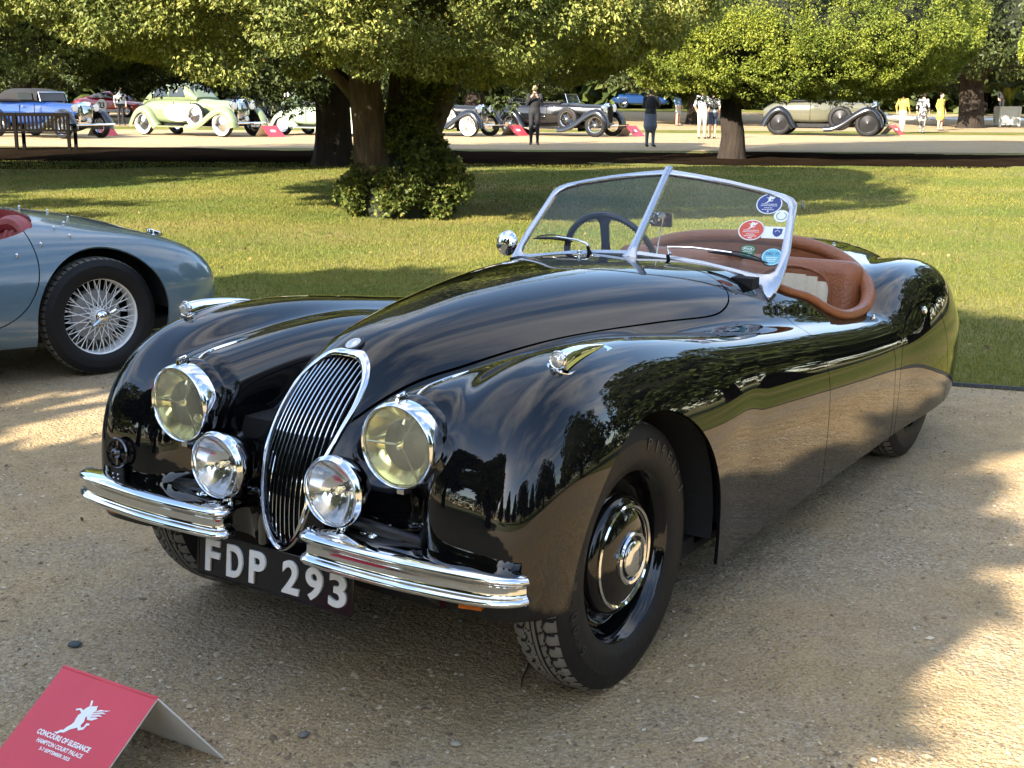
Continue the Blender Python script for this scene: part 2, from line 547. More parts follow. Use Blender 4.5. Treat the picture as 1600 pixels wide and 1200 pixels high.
def gravel_mat():
    m, nt, b = new_mat('gravel')
    tc = node(nt, 'ShaderNodeTexCoord'); P = tc.outputs['Object']
    def nz(scale, detail=5, rough=.55):
        n = node(nt, 'ShaderNodeTexNoise', Scale=scale, Detail=detail, Roughness=rough); nt.links.new(P, n.inputs['Vector']); return n.outputs[0]
    def vo(scale, feat='F1'):
        n = node(nt, 'ShaderNodeTexVoronoi', Scale=scale); n.feature = feat; nt.links.new(P, n.inputs['Vector']); return n
    big, mid, fine = nz(.55, 3), nz(7), nz(90, 3)
    v1, v2 = vo(75), vo(190)
    base = ramp(nt, mid, [(.30, (.30, .205, .10)), (.52, (.42, .298, .150)), (.72, (.51, .382, .205))])
    stone = ramp(nt, v1.outputs['Color'], [(.0, (.11, .085, .06)), (.35, (.27, .20, .125)), (.7, (.42, .33, .205)), (1.0, (.60, .52, .39))])
    s2 = ramp(nt, v2.outputs['Color'], [(.0, (.20, .135, .068)), (.5, (.43, .305, .152)), (1.0, (.60, .48, .29))])
    near1 = ramp(nt, v1.outputs['Distance'], [(.25, (1, 1, 1)), (.48, (0, 0, 0))])
    loose = ramp(nt, nz(1.3, 6, .6), [(.34, (0, 0, 0)), (.56, (1, 1, 1))])
    c = mixc(nt, .55, base, s2)
    fac = node(nt, 'ShaderNodeMath', operation='MULTIPLY'); nt.links.new(near1, fac.inputs[0]); nt.links.new(loose, fac.inputs[1])
    c = mixc(nt, fac.outputs[0], c, stone)
    c = mixc(nt, .5, c, ramp(nt, big, [(.35, (.70, .68, .66)), (.65, (.96, .95, .95))]), 'MULTIPLY')
    # greyer, grittier drifts of loose stone over the tan fines
    drift = ramp(nt, nz(.8, 7, .65), [(.44, (0, 0, 0)), (.62, (1, 1, 1))])
    grit = ramp(nt, vo(120).outputs['Color'], [(.0, (.085, .072, .055)), (.4, (.24, .20, .145)), (.75, (.40, .345, .255)), (1.0, (.62, .57, .48))])
    df = node(nt, 'ShaderNodeMath', operation='MULTIPLY'); nt.links.new(drift, df.inputs[0]); df.inputs[1].default_value = .62
    c = mixc(nt, df.outputs[0], c, grit)
    nt.links.new(c, b.inputs['Base Color'])
    b.inputs['Roughness'].default_value = .9; b.inputs['Specular IOR Level'].default_value = .25
    fmul = node(nt, 'ShaderNodeMath', operation='MULTIPLY'); nt.links.new(fine, fmul.inputs[0]); fmul.inputs[1].default_value = .35
    h = node(nt, 'ShaderNodeMath', operation='MULTIPLY_ADD'); nt.links.new(v1.outputs['Distance'], h.inputs[0]); h.inputs[1].default_value = -.9; nt.links.new(fmul.outputs[0], h.inputs[2])
    h2 = node(nt, 'ShaderNodeMath', operation='MULTIPLY_ADD'); nt.links.new(v2.outputs['Distance'], h2.inputs[0]); h2.inputs[1].default_value = -.45; nt.links.new(h.outputs[0], h2.inputs[2])
    bp = node(nt, 'ShaderNodeBump', Strength=.6, Distance=.010); nt.links.new(h2.outputs[0], bp.inputs['Height'])
    bp2 = node(nt, 'ShaderNodeBump', Strength=.5, Distance=.04); nt.links.new(mid, bp2.inputs['Height']); nt.links.new(bp.outputs[0], bp2.inputs['Normal'])
    nt.links.new(bp2.outputs[0], b.inputs['Normal'])
    return m

def lawn_mat():
    m, nt, b = new_mat('lawn')
    tc = node(nt, 'ShaderNodeTexCoord'); P = tc.outputs['Object']
    def nz(scale, detail=5, rough=.6):
        n = node(nt, 'ShaderNodeTexNoise', Scale=scale, Detail=detail, Roughness=rough); nt.links.new(P, n.inputs['Vector']); return n.outputs[0]
    c = ramp(nt, nz(.35, 6), [(.30, (.090, .120, .020)), (.48, (.150, .160, .034)), (.66, (.245, .200, .075))])
    f = ramp(nt, nz(22, 6, .7), [(.28, (.45, .50, .40)), (.5, (.95, .95, .9)), (.75, (1.35, 1.3, 1.1))])
    c = mixc(nt, 1.0, c, f, 'MULTIPLY')
    # trodden, dry earth showing through in places
    e = ramp(nt, nz(.9, 7, .7), [(.54, (0, 0, 0)), (.70, (1, 1, 1))])
    ef = node(nt, 'ShaderNodeMath', operation='MULTIPLY'); nt.links.new(e, ef.inputs[0]); ef.inputs[1].default_value = .55
    c = mixc(nt, ef.outputs[0], c, (.21, .165, .085))
    nt.links.new(c, b.inputs['Base Color'])
    b.inputs['Roughness'].default_value = .85; b.inputs['Specular IOR Level'].default_value = .2
    bp = node(nt, 'ShaderNodeBump', Strength=.9, Distance=.03); nt.links.new(nz(45, 4, .7), bp.inputs['Height']); nt.links.new(bp.outputs[0], b.inputs['Normal'])
    return m
M['gravel'] = gravel_mat(); M['lawn'] = lawn_mat()
M['earth'] = pmat('shade_dark_earth', (.016, .011, .007), 1.0, var=.75, scale=.9, bump=.6, bscale=25, spec=0.0)  # the yews' shade is put into this near-black soil colour
M['edging'] = pmat('lawn_edging', (.025, .025, .024), .7, var=.3)

def strip_sheet(name, s_list, lat0, lat1, mat, dz, nl=2):
    V = []; F = []
    for s in s_list:
        for l in np.linspace(lat0, lat1, nl): V.append(at(s, l, dz))
    for i in range(len(s_list) - 1):
        for j in range(nl - 1): F.append((i*nl+j, i*nl+j+1, (i+1)*nl+j+1, (i+1)*nl+j))
    o = obj(name, np_mesh(name, V, F, mat, smooth=False))
    return tag(o, kind='structure')
strip_sheet('lawn', [-700, -60, -10, 0, 20, 40, 50, 53, 56, 59, 62, 66, 75, 85, 95, 110, 150, 250, 400, 900], -900, 900, M['lawn'], -0.006)

# the gravel drive runs across the picture (along GD), its far edge meets the lawn
GE = np.array([-2.66, -4.17, 0]); GD = np.array([-1.47, 4.86, 0]); GD /= np.linalg.norm(GD); GN = np.array([GD[1], -GD[0], 0])
def drive():
    V = []; n = 40
    for k in range(n + 1):
        t = -70 + 140 * k / n
        w = 0.05 * math.sin(t * 1.7) + .03 * math.sin(t * 4.1)
        V += [tuple(GE + GD * t + GN * w * .3), tuple(GE + GD * t + GN * (10.5 + w))]
    F = [(2*k, 2*k+1, 2*k+3, 2*k+2) for k in range(n)]
    tag(obj('gravel_drive', np_mesh('gravel_drive', V, F, M['gravel'], smooth=False)), kind='structure')
    m = MB(); m.tube([tuple(GE + GD * t + GN * (-.01 + .012 * math.sin(t * 1.3)) + np.array([0, 0, .004])) for t in np.linspace(-12, 14, 60)], .017, 6)
    m.obj('lawn_edging', M['edging'])['kind'] = 'structure'
drive()
tag(strip_sheet('path', [35.2, 40, 45, 50, 51.5], -60, 70, M['gravel'], 0.004), kind='structure')
tag(strip_sheet('far_path', [55, 58, 62, 70, 78], -90, 110, M['gravel'], 0.004), kind='structure')

# bare soil under the yews, spread and coloured near-black to carry the trees' shade
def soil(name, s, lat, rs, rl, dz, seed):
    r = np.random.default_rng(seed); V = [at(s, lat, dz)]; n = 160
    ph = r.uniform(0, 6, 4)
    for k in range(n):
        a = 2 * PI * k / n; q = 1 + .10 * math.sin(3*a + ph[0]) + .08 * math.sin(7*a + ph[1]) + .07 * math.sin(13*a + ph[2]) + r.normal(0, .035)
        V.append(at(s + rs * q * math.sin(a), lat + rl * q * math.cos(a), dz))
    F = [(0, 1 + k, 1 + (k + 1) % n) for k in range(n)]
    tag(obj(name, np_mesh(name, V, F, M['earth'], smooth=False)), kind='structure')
soil('shade_dark_soil', 30.6, -8.0, 4.6, 14.0, -.002, 3)
soil('shade_dark_soil', 31.6, 7.0, 3.3, 8.5, .000, 4)

# ---- loose stones and grass blades near the camera (uncountable)
def stones():
    n = 125000
    s = 2.15 + 5.6 * rng.random(n)**1.55
    lat = (rng.random(n) * 2 - 1) * (s * .47 + .25)
    p = CAM_C[None] + FLAT_F[None] * s[:, None] + FLAT_R[None] * lat[:, None]
    inside = ((p - GE) @ GN) > 0.05
    p = p[inside]; n = len(p)
    # stones gather in loose drifts
    ph = np.sin(p[:, 0] * 3.1 + 1.3 * np.sin(p[:, 1] * 2.3)) + np.sin(p[:, 1] * 4.7 + 1.1 * np.sin(p[:, 0] * 1.9)) 
    keep = rng.random(n) < np.clip(.45 + .3 * ph, .12, 1); p = p[keep]; n = len(p)
    r = .0023 * np.exp(rng.normal(0, .5, n)); r = np.clip(r, .0012, .013)
    oct_ = np.array([[1, 0, 0], [0, 1, 0], [-1, 0, 0], [0, -1, 0], [0, 0, 1], [0, 0, -1.]])
    a = rng.random(n) * 6.28; c, sn = np.cos(a), np.sin(a)
    sc = np.stack([r * rng.uniform(.9, 1.7, n), r * rng.uniform(.7, 1.1, n), r * rng.uniform(.45, .9, n)], -1)
    L = oct_[None] * sc[:, None] * rng.uniform(.75, 1.2, (n, 6, 1))
    X = L[:, :, 0] * c[:, None] - L[:, :, 1] * sn[:, None]; Y = L[:, :, 0] * sn[:, None] + L[:, :, 1] * c[:, None]
    V = np.stack([X + p[:, None, 0], Y + p[:, None, 1], L[:, :, 2] + sc[:, None, 2] * .35], -1).reshape(-1, 3)
    f = np.array([[0, 1, 4], [1, 2, 4], [2, 3, 4], [3, 0, 4]])
    F = (np.arange(n)[:, None, None] * 6 + f[None]).reshape(-1, 3)
    m, nt, b = new_mat('gravel_stones')
    g = node(nt, 'ShaderNodeNewGeometry')
    c_ = ramp(nt, g.outputs['Random Per Island'], [(0, (.12, .09, .06)), (.3, (.27, .19, .105)), (.65, (.43, .31, .165)), (.9, (.53, .42, .26)), (1, (.62, .54, .42))])
    nt.links.new(c_, b.inputs['Base Color']); b.inputs['Roughness'].default_value = .85; b.inputs['Specular IOR Level'].default_value = .3
    o = obj('gravel_stones', np_mesh('gravel_stones', V, F, m, smooth=False))
    tag(o, 'loose small stones scattered over the gravel drive', 'gravel', kind='stuff')
stones()

def grass():
    n = 330000
    s = 6.0 + 22.0 * rng.random(n)**1.7
    lat = (rng.random(n) * 2 - 1) * (s * .42 + .6)
    p = CAM_C[None] + FLAT_F[None] * s[:, None] + FLAT_R[None] * lat[:, None]
    keep = ((p - GE) @ GN) < rng.normal(.0, .05, n); p = p[keep]; s = s[keep]; n = len(p)
    h = rng.uniform(.008, .020, n) * (1 + .02 * s); w = rng.uniform(.0014, .0026, n) * (.6 + .12 * s)
    a = rng.random(n) * 6.28; t = rng.normal(0, .55, n) * h; b_ = rng.random(n) * 6.28
    V = np.zeros((n, 3, 3))
    V[:, 0, 0] = p[:, 0] - np.cos(a) * w; V[:, 0, 1] = p[:, 1] - np.sin(a) * w
    V[:, 1, 0] = p[:, 0] + np.cos(a) * w; V[:, 1, 1] = p[:, 1] + np.sin(a) * w
    V[:, 2, 0] = p[:, 0] + np.cos(b_) * t; V[:, 2, 1] = p[:, 1] + np.sin(b_) * t; V[:, 2, 2] = h
    V[:, :2, 2] = -.008
    F = np.arange(n * 3).reshape(-1, 3)
    m, nt, b = new_mat('grass_blades')
    g = node(nt, 'ShaderNodeNewGeometry'); tc = node(nt, 'ShaderNodeTexCoord')
    nz = node(nt, 'ShaderNodeTexNoise', Scale=.5, Detail=5); nt.links.new(tc.outputs['Object'], nz.inputs['Vector'])
    c1 = ramp(nt, g.outputs['Random Per Island'], [(0, (.100, .130, .022)), (.5, (.140, .162, .033)), (.9, (.185, .190, .048)), (1, (.26, .23, .08))])
    c2 = ramp(nt, nz.outputs[0], [(.34, (.72, .88, .7)), (.66, (1.45, 1.18, 1.05))])
    c = mixc(nt, 1.0, c1, c2, 'MULTIPLY')
    nt.links.new(c, b.inputs['Base Color']); b.inputs['Roughness'].default_value = .6; b.inputs['Specular IOR Level'].default_value = .25
    tr = node(nt, 'ShaderNodeBsdfTranslucent'); nt.links.new(c, tr.inputs[0])
    mx = node(nt, 'ShaderNodeMixShader'); mx.inputs[0].default_value = .3
    out = [q for q in nt.nodes if q.type == 'OUTPUT_MATERIAL'][0]
    nt.links.new(b.outputs[0], mx.inputs[1]); nt.links.new(tr.outputs[0], mx.inputs[2]); nt.links.new(mx.outputs[0], out.inputs[0])
    o = obj('grass', np_mesh('grass', V.reshape(-1, 3), F, m, smooth=False))
    tag(o, 'short mown grass of the lawn beyond the drive', 'grass', kind='stuff')
grass()

# ================================================================== trees
def leaf_mat(name, stops, trans=.22, scale=1.2):
    m, nt, b = new_mat(name)
    g = node(nt, 'ShaderNodeNewGeometry'); tc = node(nt, 'ShaderNodeTexCoord')
    c = ramp(nt, g.outputs['Random Per Island'], stops)
    nz = node(nt, 'ShaderNodeTexNoise', Scale=scale, Detail=3); nt.links.new(tc.outputs['Object'], nz.inputs['Vector'])
    c = mixc(nt, 1.0, c, ramp(nt, nz.outputs[0], [(.32, (.72, .78, .72)), (.68, (1.28, 1.22, 1.05))]), 'MULTIPLY')
    nt.links.new(c, b.inputs['Base Color']); b.inputs['Roughness'].default_value = .5; b.inputs['Specular IOR Level'].default_value = .25
    tr = node(nt, 'ShaderNodeBsdfTranslucent'); nt.links.new(c, tr.inputs[0])
    mx = node(nt, 'ShaderNodeMixShader'); mx.inputs[0].default_value = trans
    out = [q for q in nt.nodes if q.type == 'OUTPUT_MATERIAL'][0]
    nt.links.new(b.outputs[0], mx.inputs[1]); nt.links.new(tr.outputs[0], mx.inputs[2]); nt.links.new(mx.outputs[0], out.inputs[0])
    return m
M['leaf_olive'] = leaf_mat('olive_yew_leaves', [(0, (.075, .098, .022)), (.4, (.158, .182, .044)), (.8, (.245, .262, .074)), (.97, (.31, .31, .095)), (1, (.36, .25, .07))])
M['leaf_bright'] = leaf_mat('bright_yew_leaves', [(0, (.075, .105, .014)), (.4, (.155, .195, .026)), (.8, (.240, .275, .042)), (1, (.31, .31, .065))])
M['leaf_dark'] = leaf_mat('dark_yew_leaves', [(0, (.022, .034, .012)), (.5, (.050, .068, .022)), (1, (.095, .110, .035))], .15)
M['leaf_ivy'] = leaf_mat('ivy_leaves', [(0, (.035, .055, .012)), (.5, (.080, .105, .022)), (.9, (.140, .155, .040)), (1, (.23, .19, .06))], scale=3)
M['core'] = pmat('filler_core', (.014, .018, .008), .95, var=.5, scale=3)  # dark filling added inside crowns to stop light
def bark_mat(name, k):
    m, nt, b = new_mat(name)
    tc = node(nt, 'ShaderNodeTexCoord'); mp = node(nt, 'ShaderNodeMapping'); mp.inputs['Scale'].default_value = (6, 6, 1.1)
    nt.links.new(tc.outputs['Object'], mp.inputs[0])
    n = node(nt, 'ShaderNodeTexNoise', Scale=2.2, Detail=8, Roughness=.65); nt.links.new(mp.outputs[0], n.inputs['Vector'])
    c = ramp(nt, n.outputs[0], [(.3, (.035*k, .024*k, .016*k)), (.52, (.110*k, .072*k, .046*k)), (.75, (.20*k, .135*k, .088*k))])
    nt.links.new(c, b.inputs['Base Color']); b.inputs['Roughness'].default_value = .9
    bp = node(nt, 'ShaderNodeBump', Strength=1.0, Distance=.06); nt.links.new(n.outputs[0], bp.inputs['Height']); nt.links.new(bp.outputs[0], b.inputs['Normal'])
    return m
M['bark'] = bark_mat('bark', .62); M['bark_shade'] = bark_mat('shade_bark', .2)  # second, darker copy holds the trunks' shade in its colour

def unit(v): return v / np.maximum(np.linalg.norm(v, axis=-1, keepdims=True), 1e-9)

def sprays(pos, nrm, size, r, k=3, spread=.9, droop=.25, width=.42):
    """leafy sprays: k pointed leaflets fanning from each point; returns V, quads"""
    n = len(pos)
    d = unit(nrm + r.normal(0, .65, (n, 3)) + np.array([0, 0, -droop]))
    side = unit(np.cross(d, r.normal(0, 1, (n, 3))))
    up = np.cross(side, d)
    V = np.zeros((n, k, 4, 3))
    for i in range(k):
        a = (i - (k - 1) / 2) * spread + r.normal(0, .25, n)
        e = d * np.cos(a)[:, None] + side * np.sin(a)[:, None] + up * r.normal(0, .2, n)[:, None]
        f = unit(side * np.cos(a)[:, None] - d * np.sin(a)[:, None] + up * r.normal(0, .5, n)[:, None])
        L = (size * r.uniform(.7, 1.25, n))[:, None]; W = L * width
        V[:, i, 0] = pos; V[:, i, 1] = pos + e * L * .5 + f * W * .5; V[:, i, 2] = pos + e * L; V[:, i, 3] = pos + e * L * .5 - f * W * .5
    return V.reshape(-1, 3), np.arange(n * k * 4).reshape(-1, 4)

def crown_field(r, seed_n=7, lump=1.0):
    K = r.normal(0, 1, (seed_n, 3)) * r.uniform(1.2, 3.2, (seed_n, 1)); ph = r.uniform(0, 6.28, seed_n); A = lump * r.uniform(.02, .05, seed_n)
    return lambda u: 1 + sum(A[i] * np.sin(u @ K[i] * 2.0 + ph[i]) for i in range(seed_n))

def crown_mesh(name, c, rad, zb, zt, mat, n, size, seed, clumps=260, clump_r=.55, focus=None, cone=False, k=3, droop=.25, skirt_noise=.25, core=.80, tilt=0.0, lump=1.0):
    """mushroom (or cone) crown: centre c (x,y), horizontal radius rad, from zb up to zt"""
    r = np.random.default_rng(seed); fld = crown_field(r, 7, lump)
    c = np.array([c[0], c[1], 0.0])
    def shell(u):     # u unit directions, upper part dome, lower part flat skirt
        q = fld(u)
        t = np.clip((u[:, 2] + 1) / 2, 0, 1)
        if cone:
            hfrac = r.random(len(u))**1.3
            ang = np.arctan2(u[:, 1], u[:, 0]); rr = rad * (1 - hfrac * .93) * np.clip(hfrac * 8 + .35, 0, 1) * q
            p = np.stack([rr * np.cos(ang), rr * np.sin(ang), zb + hfrac * (zt - zb)], -1)
            nn = unit(np.stack([np.cos(ang), np.sin(ang), np.full(len(u), .35)], -1))
            return p, nn
        zc = zb + (zt - zb) * .22
        up = u[:, 2] > 0
        hz = np.where(up, zt - zc, zc - zb)
        su = np.sqrt(u[:, 0]**2 + u[:, 1]**2)
        # squarer skirt below
        rr = np.where(up, rad * su, rad * np.maximum(su, 1e-3)**.45)
        ang = np.arctan2(u[:, 1], u[:, 0])
        p = np.stack([rr * np.cos(ang) * q, rr * np.sin(ang) * q, zc + u[:, 2] * hz * q], -1)
        p[:, 2] += np.where(up, 0, skirt_noise * (np.sin(ang * 5 + seed) + .6 * np.sin(ang * 11 + 2 * seed)) * su)
        nn = unit(u * np.array([1 / rad, 1 / rad, 1.0]) / np.array([1, 1, 1]) * np.stack([np.ones(len(u)), np.ones(len(u)), 1 / hz], -1))
        return p, nn
    U = unit(r.normal(0, 1, (clumps, 3)))
    cp, cn = shell(U)
    if tilt: cp[:, 2] += np.where(cn[:, 2] < .3, tilt * (cp @ FLAT_R) / rad, 0)
    cr = clump_r * r.uniform(.5, 1.4, clumps)
    if not cone: cp[:, 2] += np.where(cn[:, 2] < .2, r.normal(-.04, .13, clumps), 0) * min(1, clump_r * 2)
    if focus is not None:      # leaves go where the crown can be seen
        wgt = focus(cp + c); cid = r.choice(clumps, n, p=wgt / wgt.sum())
    else: cid = r.integers(0, clumps, n)
    v = unit(r.normal(0, 1, (n, 3)) + cn[cid] * .9)
    rd = r.uniform(.55, 1.0, n)**.5
    pos = cp[cid] - cn[cid] * (cr[cid] * .55)[:, None] + v * (cr[cid] * rd)[:, None]
    V, F = sprays(pos + c, v, np.full(n, size) * r.uniform(.7, 1.3, n), r, k=k, droop=droop)
    # added solid dark core that blocks light through the crown
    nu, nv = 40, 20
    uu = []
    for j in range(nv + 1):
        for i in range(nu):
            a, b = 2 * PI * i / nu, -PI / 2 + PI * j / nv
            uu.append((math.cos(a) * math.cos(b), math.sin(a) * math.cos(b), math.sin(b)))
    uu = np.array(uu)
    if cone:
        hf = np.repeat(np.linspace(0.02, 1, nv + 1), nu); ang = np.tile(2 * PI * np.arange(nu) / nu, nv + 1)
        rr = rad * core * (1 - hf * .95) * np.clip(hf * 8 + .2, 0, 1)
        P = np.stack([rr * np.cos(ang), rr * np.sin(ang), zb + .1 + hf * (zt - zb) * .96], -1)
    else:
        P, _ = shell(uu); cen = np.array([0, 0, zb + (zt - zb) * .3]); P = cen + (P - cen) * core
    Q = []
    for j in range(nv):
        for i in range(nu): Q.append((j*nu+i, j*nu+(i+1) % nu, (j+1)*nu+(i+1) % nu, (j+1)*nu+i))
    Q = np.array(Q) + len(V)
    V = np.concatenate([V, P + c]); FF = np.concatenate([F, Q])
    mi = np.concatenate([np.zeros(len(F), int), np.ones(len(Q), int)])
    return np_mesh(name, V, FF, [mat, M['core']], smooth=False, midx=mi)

def trunk_mesh(name, paths, seed=0, nseg=16):
    """fluted trunk and limbs; paths: list of (points, radii)"""
    m = MB(); r = np.random.default_rng(seed)
    for pts, rad in paths:
        P = catmull(pts, 6); R = np.interp(np.linspace(0, 1, len(P)), np.linspace(0, 1, len(rad)), rad)
        b = len(m.v); m.tube(P, R, nseg)
        ph = r.uniform(0, 6, 3)
        for i in range(len(P)):
            for k_ in range(nseg):
                q = b + i * nseg + k_; a = 2 * PI * k_ / nseg
                f = 1 + .13 * math.sin(3*a + ph[0] + i * .15) + .09 * math.sin(5*a + ph[1] - i * .1) + .05 * math.sin(9*a + ph[2])
                v = np.array(m.v[q]); m.v[q] = tuple(P[i] + (v - P[i]) * f)
    return m

def tree(name, s, lat, rad, zb, zt, leaf, n, size, seed, label, trunk_r=.38, group='yew trees', off=(0, 0), focus=None, **kw):
    g = at(s, lat); e = empty(name, tuple(g), label=label, cat='tree', group=group)
    c = FLAT_F * off[0] + FLAT_R * off[1]
    o = obj('crown', crown_mesh('crown', (c[0], c[1]), rad, zb, zt, M[leaf], n, size, seed, focus=(lambda p: focus(p + g)) if focus else None, **kw), e)
    t = trunk_r; r = np.random.default_rng(seed)
    top = zb + (zt - zb) * .45
    paths = [([(0, 0, -.1), (.02, .03, .5), (c[0]*.04, c[1]*.04, zb + .2), (c[0], c[1], top)], [t * 1.3, t * 1.0, t * .92, t * .35])]
    for k_ in range(5):
        a = r.uniform(0, 6.28); q = rad * .55
        paths.append(([(c[0]*.2, c[1]*.2, zb * .8), (c[0]*.3 + math.cos(a) * q * .5, c[1]*.3 + math.sin(a) * q * .5, zb + (zt - zb) * .2), (c[0] + math.cos(a) * q, c[1] + math.sin(a) * q, zb + (zt - zb) * .35)], [t * .5, t * .35, t * .12]))
    trunk_mesh('trunk', paths, seed).obj('trunk', M['bark_shade'], e, angle=80)
    return e

def in_view(p, zmax_pad=.5):
    """weight for the part of a crown that the camera's frame covers"""
    d = p - CAM_C; w = d @ CAM_FW; x = (d @ CAM_R) / w; y = (d @ CAM_U) / w
    inside = (w > 0) & (np.abs(x) < .46) & (y < .36) & (y > -.36)
    face = np.ones(len(p))
    return np.where(inside, 14.0, 1.0)

# the big yew with the ivy-clad double trunk
def ivy_tree():
    g = at(16.0, -1.40); e = empty('yew_tree', tuple(g), label='large olive yew with two leaning trunks wrapped in ivy at the base', cat='tree', group='yew trees')
    def W(ds, dl, z): p = FLAT_F * ds + FLAT_R * dl; return (p[0], p[1], z)
    def focus(p):
        q = in_view(p + g); d = ((p + g) - CAM_C) @ FLAT_F
        return q * np.where(d < 17.5, 2.0, .8)
    c = FLAT_F * .5 + FLAT_R * -.9
    obj('crown', crown_mesh('crown', (c[0], c[1]), 4.35, 2.02, 7.6, M['leaf_olive'], 200000, .046, 11, clumps=1300, clump_r=.34, focus=focus, k=2, droop=.45, skirt_noise=.20, tilt=-.22), e)
    paths = [([W(.1, -.25, -.1), W(-.1, -.28, .5), W(-.25, -.33, 1.0), W(-.25, -.40, 1.6), W(-.15, -.46, 2.3), W(.2, -.8, 3.6)], [.30, .24, .195, .185, .19, .15]),
             ([W(.15, .15, -.1), W(.15, .15, .6), W(.2, .28, 1.1), W(.25, .50, 1.6), W(.3, .68, 2.2), W(.4, 1.1, 3.5)], [.40, .34, .26, .21, .19, .12]),
             ([W(.25, -.1, -.1), W(.3, -.05, .8), W(.4, 0, 1.8), W(.5, 0, 3.2)], [.36, .20, .15, .12]),
             ([W(-.02, -.40, 1.25), W(-.1, -.75, 1.7), W(-.2, -1.4, 2.2)], [.10, .08, .05])]
    trunk_mesh('trunk', paths, 2).obj('trunk', M['bark'], e, angle=80)
    # ivy: leaf clumps over the base
    r = np.random.default_rng(5); n = 17000
    cl = []
    for k_ in range(120):
        climb = k_ >= 92
        z = r.uniform(.04, .92) if not climb else r.uniform(.8, 1.75)
        wid = np.interp(z, [0, .35, .7, .95], [.70, .74, .56, .30]) if not climb else .22
        a = r.uniform(0, 2 * PI)
        cl.append(FLAT_R * (wid * math.cos(a) * r.uniform(.5, 1.05) + (.05 if not climb else .10 + .25 * max(0, z - 1))) + FLAT_F * (wid * .75 * math.sin(a)) + np.array([0, 0, z]))
    cl = np.array(cl); cid = r.integers(0, len(cl), n)
    nn = unit(cl * np.array([1, 1, 0]) + 1e-3); v = unit(r.normal(0, 1, (n, 3)) + nn[cid] * .8)
    pos = cl[cid] + v * (r.uniform(.04, .19, n))[:, None]; pos[:, 2] = np.maximum(pos[:, 2], .02)
    V, F = sprays(pos, v, r.uniform(.028, .062, n), r, k=3, droop=.0, width=.62)
    obj('ivy', np_mesh('ivy', V, F, M['leaf_ivy'], smooth=False), e, label='dark glossy ivy bush round the trunk base')
    m = MB(); m.lathe([(.52, 0), (.56, .35), (.42, .7), (.22, .95)], 20, Matrix.Translation(tuple(FLAT_F * .1))); m.obj('ivy_stems', M['core'], e)
ivy_tree()
def front_focus(p): return in_view(p)
tree('yew_tree', 27.2, -3.85, 4.6, 1.6, 8.5, 'leaf_dark', 32000, .085, 21, 'dark yew with a thick shade-black trunk behind the ivy tree', .38, clumps=300, clump_r=.7, focus=front_focus, off=(1, -.5))
tree('yew_tree', 31.4, 5.33, 4.15, 1.55, 8.8, 'leaf_bright', 150000, .048, 22, 'bright green clipped yew with a stout shade-dark trunk, right of centre', .27, clumps=1500, clump_r=.30, lump=.5, focus=lambda p: in_view(p) * np.where(((p - CAM_C) @ FLAT_F) < 32.5, 2.2, .7), off=(.6, 1.45), k=2, droop=.4, skirt_noise=.10, core=.86)
tree('yew_tree', 27.0, -12.3, 5.0, 2.15, 8.5, 'leaf_olive', 76000, .062, 23, 'sunlit olive yew at the left edge behind the bench', .40, clumps=620, clump_r=.48, focus=front_focus, off=(-1.5, 1.4), k=2, droop=.4)
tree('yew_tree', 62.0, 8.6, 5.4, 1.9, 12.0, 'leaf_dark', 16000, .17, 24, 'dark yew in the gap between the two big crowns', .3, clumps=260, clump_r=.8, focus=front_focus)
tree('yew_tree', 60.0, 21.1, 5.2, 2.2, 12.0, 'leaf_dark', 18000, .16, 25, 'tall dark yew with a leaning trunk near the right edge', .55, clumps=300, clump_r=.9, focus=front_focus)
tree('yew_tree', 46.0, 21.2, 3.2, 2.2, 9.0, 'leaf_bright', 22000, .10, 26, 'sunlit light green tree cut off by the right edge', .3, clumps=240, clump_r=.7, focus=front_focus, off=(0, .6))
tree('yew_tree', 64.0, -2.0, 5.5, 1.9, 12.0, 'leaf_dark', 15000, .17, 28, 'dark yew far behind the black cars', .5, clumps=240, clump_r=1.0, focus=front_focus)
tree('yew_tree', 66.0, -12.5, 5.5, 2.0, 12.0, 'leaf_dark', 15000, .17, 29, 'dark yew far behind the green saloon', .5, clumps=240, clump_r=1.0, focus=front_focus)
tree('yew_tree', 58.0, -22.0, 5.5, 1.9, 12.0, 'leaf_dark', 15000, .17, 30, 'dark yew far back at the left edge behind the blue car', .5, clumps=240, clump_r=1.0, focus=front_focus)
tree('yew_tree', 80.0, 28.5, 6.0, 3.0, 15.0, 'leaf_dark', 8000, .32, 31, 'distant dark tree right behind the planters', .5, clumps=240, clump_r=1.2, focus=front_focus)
# a distant belt of woodland closing the view
def far_wood():
    # a ring all round the place: it closes the view between the trunks
    r = np.random.default_rng(77); n = 44000
    a = np.concatenate([r.uniform(0, 2 * PI, n // 2), r.normal(0, .28, n // 2)])
    d = r.uniform(84, 96, n); h = 8 + 2.5 * np.sin(a * 9) + 1.5 * np.sin(a * 23 + 1)
    z = h * r.random(n)**.85; s_, lat = d * np.cos(a), d * np.sin(a)
    P = np.stack([CAM_C[0] + FLAT_F[0]*s_ + FLAT_R[0]*lat, CAM_C[1] + FLAT_F[1]*s_ + FLAT_R[1]*lat, z + np.where(s_ > 50, terrain(s_), 0)], -1)
    to_cam = unit(CAM_C[None] * np.array([1, 1, 0]) - P * np.array([1, 1, 0]))
    V, F = sprays(P, to_cam, r.uniform(.7, 1.5, n), r, k=3, width=.6)
    tag(obj('far_wood', np_mesh('far_wood', V, F, M['leaf_dark'], smooth=False)), 'dark far-off belt of woodland closing the view', 'wood', kind='stuff')
far_wood()
